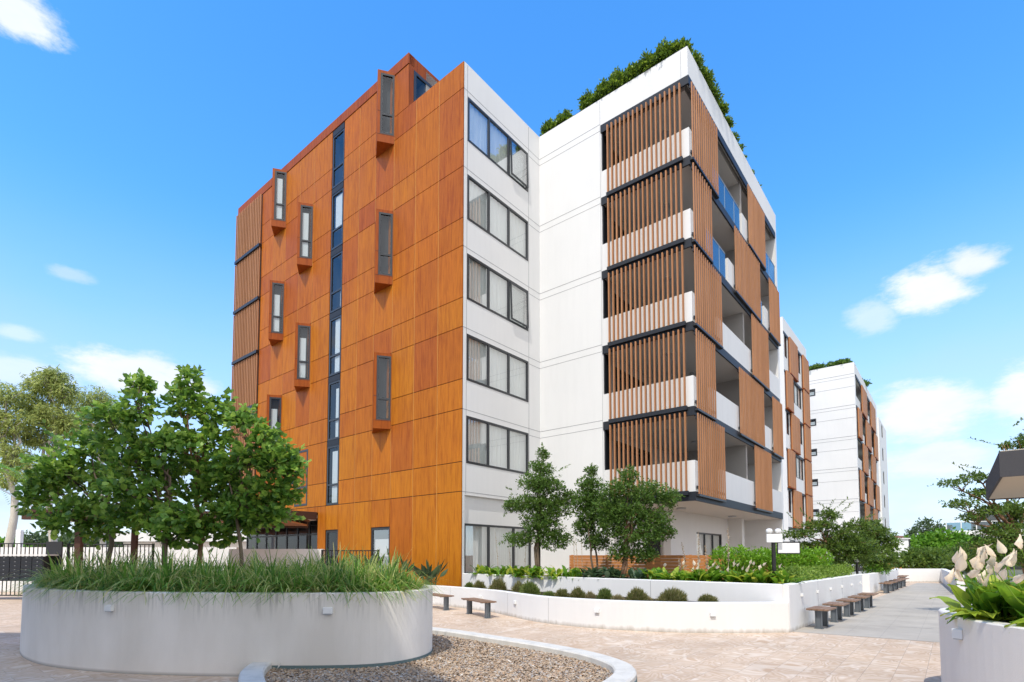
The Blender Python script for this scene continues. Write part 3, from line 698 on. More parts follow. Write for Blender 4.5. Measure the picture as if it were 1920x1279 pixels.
# third block
x0, ya, yb, tp = 6.8, 46.8, 66.5, 20.45
LV3 = [z * 1.0 + .15 for z in LV]
hl = [(-1.3, .1, z + .55, z + 1.45) for z in LV3[1:5]] + [(-1.3, .1, LV3[0] + .55, LV3[0] + 1.45)]
hl = [(2.62, 3.42, z + 1.5, z + 2.2) for z in LV3[:5]]
B3_, fF, fR3 = far_block('apartment_block', 'far white block with five small windows stacked on its blank wall and roof hedges', x0, ya, 16, yb - ya, tp, 0, None, hl, LV3, 0)
rc = [(47.4, 64.0, z + 1.0, z + 2.75) for z in LV3[1:5]]
mb = MB(); fR3.wall(mb, ya, yb, 0, tp, [(47.4, 64.2, z, z + 2.75) for z in LV3[:5]], 1.5); mb.build('side_wall', 'white', B3_, fix=False)
mb = MB(); fR3.box(mb, 47.4, 64.2, 1.5, 1.55, 0, 19.3); mb.build('balcony_back_wall', 'inner', B3_)
mb = MB()
for z in LV3: fR3.box(mb, 47.2, 64.4, -.06, .02, z - .3, z - .02)
mb.build('floor_band', 'dark', B3_)
for i, z in enumerate(LV3[:5]):
    segs = [(50.2, 53.6), (57.4, 61.2)] if i % 2 == 0 else [(47.3, 49.6), (53.2, 57.4), (61.0, 64.2)]
    if i == 4: segs = [(50.6, 54.4), (58.2, 62.6)]
    for a, b in segs:
        mb = MB(); n = int((b - a) / .35)
        for j in range(n + 1): y = a + .1 + (b - a - .2) * j / n; mb.box(x0 + .12, x0 + .22, y - .13, y + .13, z - .05, z + 2.8)
        s_ = mb.build('slat_screen', 'slat', B3_); MB().box(x0 + .03, x0 + .24, a, b, z - .13, z - .055).box(x0 + .09, x0 + .118, a, b, z - .05, z + 2.78).build('screen_rail', 'orange_trim', s_)
    mb = MB(); fR3.box(mb, 47.4, 64.2, 0.01, .12, z - .02, z + 1.0); mb.build('balcony_upstand', 'grey_white', B3_)
# its rear wing
mb = MB(); xw = 7.0; fw_ = R_(xw); hw = [(69.5, 71.0, z + .7, z + 2.4) for z in LV3[:5]]
fw_.wall(mb, 66.5, 76, 0, 19.0, hw, .15); mb.box(3.0, xw, 66.51, 66.7, 0, 19.0); mb.box(2, 5.8, 62, 66, 20, 22.2)
mb.build('rear_wing', 'white', B3_, fix=False)
for h in hw: window(fw_, *h, B3_, d=.02, fw=.12, glass='glass_d', cover=None, room=.5)

# ------------------------------------------------------------------ unseen block added behind the camera, shaped to shade the left of the plaza
RB = thing('added_shade_block', 'plain white block, added unseen behind the viewer to shade the left of the plaza', 'building', (-5.9, -6.1, 0), R(30))
MB().prism([(0, 0), (0, 5.5), (-12.6, 13.2), (-20, 0), (-12, -12), (0, -12)], 0, 21).build('wall', 'white', RB)
mb = MB()
for z in range(3, 20, 3):
    for y in range(-9, 4, 3): mb.box(.0, .03, y, y + 1.8, z - 1.9, z - .4)
mb.build('windows', 'dark2', RB)

# ------------------------------------------------------------------ pixel -> point helpers used only to read positions off the photograph
PI_ = R(3.0645)
def at(x, y, Y):
    a = (x - 960) / 1003.84; b = -(y - 988.87) / 1003.84
    dy = math.cos(PI_) - b * math.sin(PI_); dz = math.sin(PI_) + b * math.cos(PI_); t = Y / dy
    return Vector((a * t, Y, dz * t + 1.65))

# ------------------------------------------------------------------ big planter
P1o = crom([(-8.85, 9.9), (-8.55, 9.4), (-7.75, 8.65), (-6.85, 8.08), (-5.7, 7.68), (-4.6, 7.5), (-3.6, 7.43), (-2.7, 7.42), (-1.98, 7.52), (-1.52, 7.85), (-1.29, 8.4), (-1.36, 9.1), (-1.7, 9.8), (-2.8, 10.4), (-4.6, 10.9), (-6.6, 11.2), (-8.1, 11.1), (-8.8, 10.6)], 6)
P1i = offs(P1o, .2)
PL = thing('planter', 'large rounded pale rendered planter with dark drip stains full of strappy grass', 'planter')
ribbon(MB(), P1o, P1i, 0, 1.14).build('planter_wall', 'planter', PL, fix=True)
MB().face([(*p, 1.02) for p in P1i]).build('soil', 'soil', PL, fix=False)
st = [p for p in offs(P1o, -.006)]; i0 = min(range(len(st)), key=lambda i: (Vector(st[i]) - Vector((-3.35, 7.4))).length); i1 = min(range(len(st)), key=lambda i: (Vector(st[i]) - Vector((-1.2, 8.4))).length)
mb = MB()
for i in range(i0, i1 + 6): mb.face([(*st[i], .08), (*st[i + 1], .08), (*st[i + 1], .155), (*st[i], .155)])
mb.build('membrane_strip', 'green_strip', PL, fix=False)

def wall_light(p, nrm, sz, label, grp):
    ang = math.atan2(nrm[1], nrm[0]) + R(90)
    T = thing('wall_light', label, 'light', p, ang, grp)
    sx_, sy_, sz_ = sz
    MB().box(-sx_ / 2, sx_ / 2, -sy_, -.0, 0, sz_).build('housing', 'lampw', T, bevel=.004)
    MB().box(-sx_ / 2 + .01, sx_ / 2 - .01, -sy_ + .008, -.012, -.012, -.0005).build('lens', 'fit', T)
def on_outline(P, x):
    best = None
    for i in range(len(P)):
        a, b = P[i], P[(i + 1) % len(P)]
        if (a[0] - x) * (b[0] - x) <= 0 and a[1] < 9 and abs(b[0] - a[0]) > 1e-6:
            t = (x - a[0]) / (b[0] - a[0]); n = Vector((b[1] - a[1], -(b[0] - a[0]))).normalized()
            if n.y > 0: n = -n
            best = ((x, a[1] + (b[1] - a[1]) * t), n)
    return best
(pa, na), (pb, nb) = on_outline(P1o, -5.72), on_outline(P1o, -2.53)
wall_light((*pa, .87), na, (.13, .05, .085), 'small square light on the large planter wall, left of its pair', 'square lights on the large planter')
wall_light((*pb, .86), nb, (.13, .05, .085), 'small square light on the large planter wall, right of its pair', 'square lights on the large planter')
wall_light((-8.83, 9.85, .78), Vector((-1, -.25)).normalized(), (.13, .06, .12), 'small square light at the far left end of the large planter', 'square lights on the large planter')

# kerb ring and pebbles
KC = crom([(-3.6, 12.0), (-1.55, 10.85), (-.33, 9.75), (.6, 8.82), (1.16, 8.08), (1.42, 7.48), (1.46, 7.05), (1.34, 6.6), (.95, 5.95), (.2, 5.35), (-.8, 5.05), (-1.8, 5.1), (-2.5, 5.55), (-2.98, 6.25), (-3.32, 6.95), (-3.46, 7.6)], 7, False)
a_, b_ = offs(KC, -.14, False), offs(KC, .14, False)
m = render_paint('pale_concrete_kerb', (.64, .61, .55), .18); M['kerb'] = m
tag(ribbon(MB(), a_, b_, -.02, .2, False, .02).build('kerb_ring', 'kerb'), 'low curved pale concrete kerb ringing the pebble bed beside the large planter', 'kerb')
bed = [p for p in b_] 
tag(MB().face([(*p, .075) for p in bed]).build('pebble_bed', 'pebbed', fix=False), kind='structure')
tag(ribbon(MB(), offs(KC, .141, False), offs(KC, .147, False), .05, .125, False, .002).build('kerb_membrane', 'green_strip'), 'grey-green membrane strip along the inner foot of the curved kerb', 'membrane')
def inside(P, x, y):
    c = False; j = len(P) - 1
    for i in range(len(P)):
        if (P[i][1] > y) != (P[j][1] > y) and x < (P[j][0] - P[i][0]) * (y - P[i][1]) / (P[j][1] - P[i][1]) + P[i][0]: c = not c
        j = i
    return c
mb = MB(); rr = random.Random(3); cnt = 0
while cnt < 62000:
    x = rr.uniform(-3.5, 1.5); y = rr.uniform(5.6, 11.6)
    if y > 8 and rr.random() > 8 / y * .9: continue
    if not inside(bed, x, y) or inside(P1o, x, y) or (x < -3.0 and y > 8) or y < 6.0: continue
    cnt += 1
    s = rr.uniform(.007, .0165); a = rr.uniform(0, 6.28); e = rr.uniform(1.4, 2.8); h = s * rr.uniform(.35, .8); z = .082 + rr.random() * .03
    ca, sa = math.cos(a), math.sin(a); tx, ty = rr.uniform(-.5, .5), rr.uniform(-.5, .5)
    i = len(mb.v)
    for (p, q) in ((1, .15), (.3, .9), (-.6, .75), (-1, -.1), (-.25, -.9), (.7, -.7)):
        X = p * s * e; Y = q * s; mb.v.append((x + X * ca - Y * sa, y + X * sa + Y * ca, z + X * tx + Y * ty))
    mb.v.append((x + rr.uniform(-.3, .3) * s, y, z + h))
    for j in range(6): mb.f.append((i + j, i + (j + 1) % 6, i + 6))
tag(mb.build('pebbles', 'pebble', fix=False), 'brown and grey pebbles filling the kerbed bed', 'pebbles', kind='stuff')

# ------------------------------------------------------------------ curved and straight garden walls
LW = crom([(-5.2, 20.0), (-3.8, 19.15), (-2.7, 18.25), (-1.62, 17.15), (-.6, 15.85), (.02, 14.65), (.58, 13.6), (1.25, 12.85), (2.2, 12.15), (3.3, 11.72), (4.2, 11.58), (5.0, 11.58), (5.98, 11.66)], 8, False)
LWi = offs(LW, .2, False)
tag(ribbon(MB(), LW, LWi, 0, .65, False).build('curved_garden_wall', 'white_wall'), 'low curved white wall in front of the row of round shrubs', 'wall')
tag(ribbon(MB(), [(-1.9, 19.35), (2.1, 15.45), (5.9, 11.74)], [(-1.76, 19.49), (2.24, 15.59), (6.04, 11.88)], 0, 1.03, False).build('upper_garden_wall', 'white_wall'), 'straight white wall of the upper garden bed, from the orange corner to the path', 'wall')
e0 = (6.02, 11.68); e1_ = (e0[0] + bdir.x * 8.95, e0[1] + bdir.y * 8.95)
tag(ribbon(MB(), [e0, e1_], [(e0[0] - ndir.x * .2, e0[1] - ndir.y * .2), (e1_[0] - ndir.x * .2, e1_[1] - ndir.y * .2)], 0, 1.03, False).build('path_wall', 'white_wall'), 'white garden wall along the grey path behind the nearest benches', 'wall')
def wall_joint(parent_name, p, n, z0, z1):
    t = Vector((-n[1], n[0])); fc = Face(p, t, (-n[0], -n[1])); mb = MB(); fc.box(mb, -.004, .004, -.002, .002, z0, z1)
    mb.build('wall_joint', 'joint', bpy.data.objects[parent_name])
dn = Vector((-3.9, -4.0)).normalized(); dn = Vector((-.698, -.716)).normalized()
wall_joint('upper_garden_wall', (.95, 16.571), dn, .56, 1.01); wall_joint('upper_garden_wall', (3.6, 13.98), Vector((-.70, -.716)).normalized(), .56, 1.01)
for q_ in (21, 38, 52):
    a_w, b_w = Vector(LW[q_]), Vector(LW[q_ + 1]); t_w = (b_w - a_w).normalized(); wall_joint('curved_garden_wall', tuple(a_w), (t_w.y, -t_w.x), .02, .63)
for t_ in (2.6, 5.6): q_ = Vector(e0) + bdir * t_; wall_joint('path_wall', tuple(q_), tuple(ndir), .02, 1.01)
MBx = MB().face([(*p, .55) for p in LWi] + [(-1.9, 19.4, .55)]).build('lower_bed_soil', 'soil', fix=False); tag(MBx, kind='structure')
up = [(-1.8, 19.4), (5.9, 11.8), (11.85, 18.45), (14.6, 23.4), (24, 34), (21, 36)] + [tuple(toW(8.8, 20)[:2]), tuple(toW(8.64, 2.95)[:2]), tuple(toW(.1, 2.95)[:2]), tuple(toW(.1, .05)[:2])]
tag(MB().face([(*p, .93) for p in up]).build('upper_bed_soil', 'soil', fix=False), kind='structure')
c2 = [(14.3, 23.3), (15.3, 23.0), (21.6, 30.2), (24.4, 33.9)]
tag(ribbon(MB(), c2, offs(c2, .2, False), 0, .88, False).build('far_path_wall', 'white_wall'), 'white garden wall farther along the path behind the second bench group', 'wall')
tag(ribbon(MB(), [e1_, (12.4, 19.7), (14.2, 23.3)], [(e1_[0] - .15, e1_[1] + .1), (12.2, 19.8), (14.0, 23.4)], 0, .98, False).build('recessed_wall', 'white_wall'), 'shaded white wall joining the two path walls behind the gap', 'wall')
tag(MB().box(24.3, 27.3, 33.9, 34.1, 0, .85).build('end_wall', 'white_wall'), 'low white wall closing the far end of the path', 'wall')
rw = [(18.7, 22.6), (27.0, 33.8)]
tag(ribbon(MB(), rw, offs(rw, -.25, False), 0, .85, False).build('right_path_wall', 'white_wall'), 'low white wall along the right edge of the path behind the lilies', 'wall')
for i, x in enumerate((-.95, .12, 1.9, 4.35)):
    q = min(range(len(LW) - 1), key=lambda j: abs(LW[j][0] - x)); a, b = Vector(LW[q]), Vector(LW[q + 1]); t = (b - a).normalized(); n = Vector((t.y, -t.x))
    c = a - (0 * n); wall_light((c.x, c.y, .36), n, (.11, .05, .085), ['square light on the curved white wall, leftmost of four beside the single bench', 'square light on the curved white wall, second from the left', 'square light on the curved white wall under the middle shrubs', 'square light on the curved white wall, rightmost near the path'][i], 'square lights on the curved wall')
for i in range(6):
    t = .95 + i * 1.5; c = K0 + bdir * t; c = Vector(e0) + bdir * t
    wall_light((c.x, c.y, .72), ndir, (.035, .05, .075), ['nearest', 'second', 'third', 'fourth', 'fifth', 'farthest'][i] + ' small light on the path wall above the benches', 'lights on the path wall')

# ------------------------------------------------------------------ benches
def bench(label, loc, rz, grp, Lb=.84, Wb=.46):
    T = thing('bench', label, 'bench', loc, rz, grp)
    n = 4; pw = Wb / n
    mb = MB()
    for j in range(n): mb.box(-Wb / 2 + j * pw + .004, -Wb / 2 + (j + 1) * pw - .004, -Lb / 2, Lb / 2, .415, .45)
    mb.build('seat', 'bench_t', T)
    for s in (-1, 1):
        y = s * (Lb / 2 - .12)
        MB().box(-.065, .065, y - .006, y + .006, .012, .4).box(-.065, -.055, y - .05, y + .05, .012, .4).box(.055, .065, y - .05, y + .05, .012, .4).box(-.09, .09, y - .07, y + .07, 0, .012).box(-.2, .2, y - .03, y + .03, .4, .414).build('leg', 'galv', T)
    return T
b1 = None
nm = ['nearest', 'second', 'third', 'fourth', 'fifth']
rzb = -math.atan2(bdir.x, bdir.y)
for k_ in range(5):
    q = K0 + bdir * (1.28 + 1.6 * k_) + ndir * .42; lb = nm[k_] + ' short brown plank bench by the near path wall'
    if b1 is None: b1 = bench(lb, (q.x, q.y, 0.004), rzb, 'plank benches by the near path wall')
    else: copy_tree(b1, (q.x, q.y, .004), rzb, lb)
for k_ in range(5):
    c = copy_tree(b1, (16.7 + .66 * 1.7 * k_, 24.0 + .75 * 1.7 * k_, .004), rzb, nm[k_] + ' plank bench of the far group along the path'); c['group'] = 'plank benches farther along the path'
    for ch in c.children: pass
for k_ in range(2):
    c = copy_tree(b1, (22.9 + 1.3 * k_, 31.6 + 1.6 * k_, .004), rzb, ['plank bench near the end of the path, the nearer one', 'plank bench at the end of the path, the farthest one'][k_]); c['group'] = 'plank benches at the path end'
bl_ = bench('single brown plank bench in front of the curved white wall', (-.93, 14.85, 0), math.atan2(1.55, .83) * -1 + R(90) + R(28), 'benches at the curved wall', 1.45, .42)
bl_.rotation_euler = (0, 0, R(28))
bl2_ = bench('plank bench half hidden behind the right end of the large planter', (-2.35, 16.9, 0), R(35), 'benches at the curved wall', 1.45, .42)

# ------------------------------------------------------------------ lamp posts, signs
T = thing('lamp_post', 'black post with two white lamps over a blank white plate in the upper bed', 'lamp', (6.16, 12.62, .93))
MB().box(-.035, .035, -.035, .035, 0, 1.06).build('pole', 'black', T, bevel=.004)
MB().box(-.185, .185, -.07, -.046, 1.04, 1.235).build('sign_plate', 'signw', T, bevel=.004)
for s in (-1, 1):
    mb = MB(); x = s * .105 ; 
    for q, (r_, z) in enumerate(((.03, 1.25), (.068, 1.265), (.075, 1.30), (.07, 1.345), (.045, 1.368))): pass
    prof = [(.0, 1.245), (.05, 1.25), (.072, 1.275), (.076, 1.31), (.066, 1.345), (.04, 1.362), (0, 1.366)]
    i0 = 0
    for (r_, z) in prof:
        for j in range(14): t = j * math.tau / 14; mb.v.append((x + r_ * math.cos(t), -.03 + r_ * .8 * math.sin(t), z))
    for q in range(len(prof) - 1):
        for j in range(14): mb.f.append((q * 14 + j, q * 14 + (j + 1) % 14, (q + 1) * 14 + (j + 1) % 14, (q + 1) * 14 + j))
    mb.build('lamp_head', 'lampw', T, smooth=True)
T = thing('hanging_sign', 'blank white sign in a black frame hanging from a bar beside the lamp post', 'sign', (6.25, 12.62, .93))
MB().box(-.02, .58, .04, .06, 1.03, 1.06).box(.02, .56, .035, .065, .77, .79).box(.02, .035, .035, .065, .79, 1.03).box(.545, .56, .035, .065, .79, 1.03).build('frame', 'black', T)
MB().box(.036, .544, .04, .058, .792, 1.028).build('board', 'signw', T)
T = thing('lamp_post', 'thin black lamp post with small white head farther along the path wall', 'lamp', (12.6, 19.6, .93))
MB().box(-.03, .03, -.03, .03, 0, .62).build('pole', 'black', T); MB().box(-.09, .09, -.06, .06, .5, .62).build('lamp_head', 'lampw', T, bevel=.01); MB().box(-.05, .05, -.05, .05, .62, .66).build('cap', 'black', T)

# ------------------------------------------------------------------ awning at the right edge
T = thing('awning', 'dark grey flat awning with cream underside at the right edge', 'awning', (7.25, 7.9, 0), BROT)
MB().box(0, 3.6, 0, .03, 2.82, 3.2).box(0, .03, .03, 4.3, 2.82, 3.2).box(0.03, 3.6, 4.27, 4.3, 2.82, 3.2).build('valance', 'awn_dark', T)
MB().box(.031, 3.6, .031, 4.26, 2.84, 2.86).build('lining', 'awn_cream', T)
MB().box(.02, 3.6, .02, 4.28, 3.18, 3.215).build('top', 'awn_cream', T)
MB().box(2.2, 2.35, 2.1, 2.25, 0, 2.83).build('post', 'black', T)

# ------------------------------------------------------------------ right foreground planter
P2o = crom([(5.02, 6.3), (4.75, 5.75), (4.62, 5.1), (4.7, 4.5), (5.2, 3.9), (6.2, 3.6), (7.6, 3.8), (8.4, 4.8), (8.3, 6.0), (7.4, 6.8), (6.3, 7.0), (5.45, 6.8)], 6)
P2i = offs(P2o, .2)
PR = thing('planter', 'curved white rendered planter of large peace lilies at the right edge', 'planter')
M['render2'] = render_paint('pale_rough_render', (.76, .715, .655), .04, .6); ribbon(MB(), P2o, P2i, 0, 1.0).build('planter_wall', 'render2', PR); MB().face([(*p, .9) for p in P2i]).build('soil', 'soil', PR, fix=False)
wall_light((4.74, 5.72, .78), Vector((-1, -.42)).normalized(), (.1, .05, .1), 'square white light on the right foreground planter', None)

# ------------------------------------------------------------------ vegetation helpers
def leafq(mb, c, d, up, ln, wd, six=False):
    s = d.cross(up)
    if s.length < 1e-4: s = Vector((1, 0, 0))
    s.normalize(); nn = s.cross(d).normalized(); i = len(mb.v)
    if six:
        mb.v += [tuple(c), tuple(c + d * ln * .3 + s * wd * .42 + nn * wd * .12), tuple(c + d * ln * .72 + s * wd * .46 + nn * wd * .1), tuple(c + d * ln - nn * wd * .15), tuple(c + d * ln * .72 - s * wd * .46 + nn * wd * .1), tuple(c + d * ln * .3 - s * wd * .42 + nn * wd * .12)]
        mb.v.append(tuple(c + d * ln * .5)); mb.f += [(i, i + 1, i + 6), (i + 1, i + 2, i + 6), (i + 2, i + 3, i + 6), (i + 3, i + 4, i + 6), (i + 4, i + 5, i + 6), (i + 5, i, i + 6)]
    else:
        mb.v += [tuple(c), tuple(c + d * ln * .5 + s * wd * .5), tuple(c + d * ln), tuple(c + d * ln * .5 - s * wd * .5)]; mb.f.append((i, i + 1, i + 2, i + 3))
def rv(r): 
    while True:
        v = Vector((r.uniform(-1, 1), r.uniform(-1, 1), r.uniform(-1, 1)))
        if .05 < v.length < 1: return v.normalized()
def crown(mb, blobs, n, ln, wd, seed, six=False, upb=.5, clump=0, pw=.45, droop=0):
    """blobs: (centre, (rx,ry,rz), weight). Leaves sit in small sprigs spread through the volume"""
    r = random.Random(seed); tot = sum(b[2] for b in blobs)
    for c, rad, wt in blobs:
        k_ = int(n * wt / tot); cl = max(1, clump)
        for _ in range(max(1, k_ // cl)):
            v = rv(r); f = r.random() ** pw
            f *= .72 + .42 * noise.noise(Vector((v.x * 2.3 + seed, v.y * 2.3, v.z * 2.3 + c[0])))+ .12
            q = Vector(c) + Vector((v.x * rad[0], v.y * rad[1], v.z * rad[2])) * f
            od = (v + Vector((0, 0, upb))).normalized()
            for j in range(cl):
                d = (od * .8 + rv(r) * .9 + Vector((0, 0, -droop))).normalized(); s = r.uniform(.65, 1.2)
                leafq(mb, q + rv(r) * ln * (.9 if cl > 1 else 0) * r.random(), d, (Vector((0, 0, 1)) + rv(r) * .9).normalized(), ln * s, wd * s, six)
def sprigs(mb, pts, n, ln, wd, seed, spread=.8, up=.3):
    """leafy twigs that poke out of a crown"""
    r = random.Random(seed)
    for a, b in pts:
        a, b = Vector(a), Vector(b); ax = (b - a)
        for j in range(n):
            t = (j + r.random()) / n; p = a + ax * t
            d = (rv(r) * spread + ax.normalized() * .6 + Vector((0, 0, up))).normalized(); leafq(mb, p, d, (Vector((0, 0, 1)) + rv(r) * .6).normalized(), ln * r.uniform(.7, 1.15), wd * r.uniform(.7, 1.15))
def limb(a, b, r, k_=5, wob=.06):
    a, b = Vector(a), Vector(b); return [a + (b - a) * (j / k_) + rv(r) * wob * (0 if j in (0, k_) else 1) * (b - a).length * .5 for j in range(k_ + 1)]
def tree(name, label, cat, base, fork, blobs, n, ln, wd, seed, bark, leaf, tr=.05, six=False, clump=4, grp=None, upb=.5, twigs=(), droop=0, pw=.45, stems=1):
    T = thing(name, label, cat, tuple(base), 0, grp); B = Vector(base); r = random.Random(seed)
    mb = MB(); F = Vector(fork)
    for s_ in range(stems):
        o_ = Vector((r.uniform(-.12, .12), r.uniform(-.12, .12), 0)) * (s_ > 0)
        p = limb(Vector((0, 0, 0)) + o_, F - B + o_ * 2, r, 6, .05); mb.tube(p, [tr * (1 - .4 * j / 6) for j in range(7)], 8)
    for c, rad, wt in blobs:
        c = Vector(c) - B
        st_ = (F - B) * r.uniform(.75, 1) if c.z > (F - B).z * .7 else (F - B) * r.uniform(.45, .8)
        p = limb(st_, c, r, 5, .12); mb.tube(p, [tr * .55 * (1 - .75 * j / 5) for j in range(6)], 5)
        for _ in range(4):
            v = rv(r); v.z = abs(v.z) * .6; e = c + Vector((v.x * rad[0], v.y * rad[1], v.z * rad[2])) * .85
            mb.tube(limb(p[4], e, r, 3, .15), [tr * .2, tr * .15, tr * .1, tr * .05], 4)
    mb.build('trunk', bark, T, smooth=True, fix=False)
    mb = MB(); crown(mb, [(tuple(Vector(c) - B), rad, wt) for c, rad, wt in blobs], n, ln, wd, seed, six, upb, clump, pw, droop)
    if twigs: sprigs(mb, [(Vector(a) - B, Vector(b) - B) for a, b in twigs], 13 if six else 26, ln, wd, seed + 5)
    mb.build('crown', leaf, T, fix=False)
    return T
def PB(lst, Y, dep=.8):
    """blobs read off the picture at distance Y"""
    out = []; s = Y / 1003.84
    for q in lst:
        x, y, rx, ry = q[:4]; dy = q[4] if len(q) > 4 else 0
        out.append((at(x, y, Y + dy), (rx * s, rx * s * dep, ry * s), rx * ry / 1000))
    return out

# broad-leaved trees in the large planter
def tw(Y, *l): return [(at(a, b, Y), at(c, d, Y)) for a, b, c, d in l]
def ragged(n_, lst, Y, sd):
    """extra leafy twigs round the outline of the blobs"""
    r_ = random.Random(sd); o_ = []
    for _ in range(n_):
        q = r_.choice(lst); a = r_.uniform(-.6, math.pi + .6); x0_, y0_ = q[0] + math.cos(a) * q[2] * .7, q[1] - math.sin(a) * q[3] * .7; k2 = r_.uniform(1.1, 1.65)
        o_.append((at(x0_, y0_, Y + r_.uniform(-.4, .4)), at(q[0] + math.cos(a) * q[2] * k2, q[1] - math.sin(a) * q[3] * k2, Y + r_.uniform(-.5, .5))))
    return o_
Ta = [(112, 880, 56, 38), (165, 838, 50, 32), (82, 918, 38, 24), (150, 950, 62, 30, -.2), (110, 978, 42, 26, -.3), (178, 990, 42, 26, .1), (60, 935, 30, 26), (195, 895, 44, 34, .5), (240, 955, 36, 26), (128, 905, 40, 24, .4)]
Tb = [(205, 785, 50, 22), (262, 768, 36, 30), (262, 722, 20, 18), (228, 830, 60, 26), (250, 870, 62, 24), (305, 840, 44, 40), (285, 920, 58, 26), (338, 968, 44, 24, -.2), (215, 915, 34, 24, -.3), (310, 890, 40, 24, .4), (300, 992, 34, 18, -.3), (235, 975, 44, 28, .2), (335, 1002, 40, 24, .2), (285, 960, 40, 26)]
Tc = [(352, 725, 30, 24), (345, 765, 44, 28), (398, 772, 34, 32), (335, 822, 48, 26), (392, 830, 44, 30), (350, 870, 48, 24, .4), (405, 885, 44, 34), (375, 925, 52, 22), (372, 990, 30, 16, -.3), (420, 955, 42, 26), (402, 1000, 40, 24, .1), (440, 920, 34, 26)]
Td = [(455, 792, 34, 20), (497, 822, 34, 22), (470, 860, 44, 24), (522, 870, 38, 30), (500, 915, 46, 24), (535, 928, 26, 20), (462, 950, 50, 24), (428, 880, 32, 34), (548, 880, 20, 30), (490, 970, 34, 16), (455, 988, 40, 24, .3), (515, 968, 34, 22)]
grpb = 'broad-leaved trees in the large planter'
tree('broad_leaved_tree', 'broad-leaved tree at the left end of the large planter', 'tree', (-7.35, 9.9, 1.0), at(200, 930, 9.9), PB(Ta, 9.9), 2350, .13, .098, 11, 'bark', 'leaf_big', .05, True, 3, grpb, twigs=tw(9.9, (60, 860, 28, 885), (110, 850, 82, 790)) + ragged(40, Ta, 9.9, 1))
tree('broad_leaved_tree', 'broad-leaved tree with low fork, second from left in the large planter', 'tree', (-6.05, 9.3, 1.0), at(320, 930, 9.3), PB(Tb, 9.3), 2800, .13, .098, 12, 'bark', 'leaf_big', .055, True, 3, grpb, twigs=tw(9.3, (262, 730, 225, 712), (262, 730, 290, 728), (200, 770, 165, 775)) + ragged(56, Tb, 9.3, 2))
tree('broad_leaved_tree', 'tallest broad-leaved tree of the large planter with reddish trunk', 'tree', (-5.62, 9.8, 1.0), at(368, 850, 9.8), PB(Tc, 9.8), 2500, .13, .098, 13, 'bark_r', 'leaf_big', .05, True, 3, grpb, twigs=tw(9.8, (345, 705, 333, 688), (345, 705, 380, 694), (400, 760, 432, 735), (352, 720, 318, 742), (395, 750, 438, 745)) + ragged(52, Tc, 9.8, 3))
tree('broad_leaved_tree', 'sunlit broad-leaved tree at the right end of the row in the large planter', 'tree', (-4.75, 9.5, 1.0), at(440, 930, 9.5), PB(Td, 9.5), 2500, .13, .098, 14, 'bark', 'leaf_big', .04, True, 3, grpb, twigs=tw(9.5, (540, 860, 578, 868), (540, 880, 572, 930), (470, 790, 455, 760), (440, 800, 430, 770), (520, 930, 548, 960)) + ragged(46, Td, 9.5, 4))

# strappy grass of the large planter
mb = MB(); r = random.Random(21); cl = []
inn = offs(P1o, .42)
tries = 0
while len(cl) < 150 and tries < 20000:
    tries += 1; x = r.uniform(-8.8, -1.2); y = r.uniform(7.5, 11)
    if not inside(inn, x, y) or any((x - a) ** 2 + (y - b) ** 2 < .10 for a, b in cl): continue
    cl.append((x, y))
edge = [P for j, P in enumerate(offs(P1o, .3)) if j % 3 == 0]
for (x, y) in cl + edge:
    hgt = (.40 if (x, y) in edge else r.uniform(.52, .72)) * (.8 if x > -1.9 or x < -7.9 else 1)
    for _ in range(105 if y < 9.2 else 45):
        a = r.uniform(0, 6.28); L_ = hgt * r.uniform(.75, 1.45); out = r.uniform(.25, 1.45); wd = r.uniform(.007, .0145)
        bx, by = x + r.uniform(-.09, .09), y + r.uniform(-.09, .09); px_, py_ = -math.sin(a) * wd, math.cos(a) * wd; i = len(mb.v)
        for j in range(5):
            t = j / 4; rr_ = out * L_ * t ** 1.25; z = 1.02 + L_ * (t * 1.22 - (.12 + out * .82) * t ** 2.1); k2 = 1 - .85 * t * t
            mb.v += [(bx + math.cos(a) * rr_ + px_ * k2, by + math.sin(a) * rr_ + py_ * k2, z), (bx + math.cos(a) * rr_ - px_ * k2, by + math.sin(a) * rr_ - py_ * k2, z)]
            if j: mb.f.append((i + 2 * j - 2, i + 2 * j - 1, i + 2 * j + 1, i + 2 * j))
me = mb.build('strappy_grass', 'leaf_grass', fix=False); tag(me, 'strappy green and straw grass filling the large planter', 'grass', kind='stuff')

# trees of the upper bed
tree('evergreen_tree', 'tall dark green conical tree at the left of three in the upper bed', 'tree', at(1012, 1078, 17.4), at(1012, 930, 17.4), PB([(1018, 852, 14, 14), (1015, 880, 30, 18), (1005, 905, 42, 20), (1028, 915, 40, 26), (990, 945, 44, 22), (1035, 955, 42, 30), (1015, 985, 50, 30), (975, 1012, 38, 15), (1040, 1012, 46, 20), (1062, 935, 22, 20), (960, 950, 22, 12)], 17.4), 20000, .085, .042, 31, 'bark', 'leaf_mid', .05, False, 6, 'evergreen trees of the upper bed', twigs=tw(17.4, (1020, 850, 1016, 832), (1045, 885, 1068, 872), (960, 920, 948, 915), (950, 1015, 935, 1020), (950, 955, 945, 968)), stems=2)
tree('evergreen_tree', 'slender loose evergreen tree in the middle of three in the upper bed', 'tree', at(1120, 1078, 17.0), at(1112, 980, 17.0), PB([(1108, 885, 13, 14), (1105, 910, 28, 18), (1095, 940, 34, 24), (1118, 935, 26, 20), (1112, 970, 40, 28), (1095, 990, 26, 18), (1118, 1015, 34, 18)], 17.0), 11500, .085, .042, 32, 'bark', 'leaf_mid', .035, False, 5, 'evergreen trees of the upper bed', twigs=tw(17, (1108, 885, 1109, 870)), stems=2)
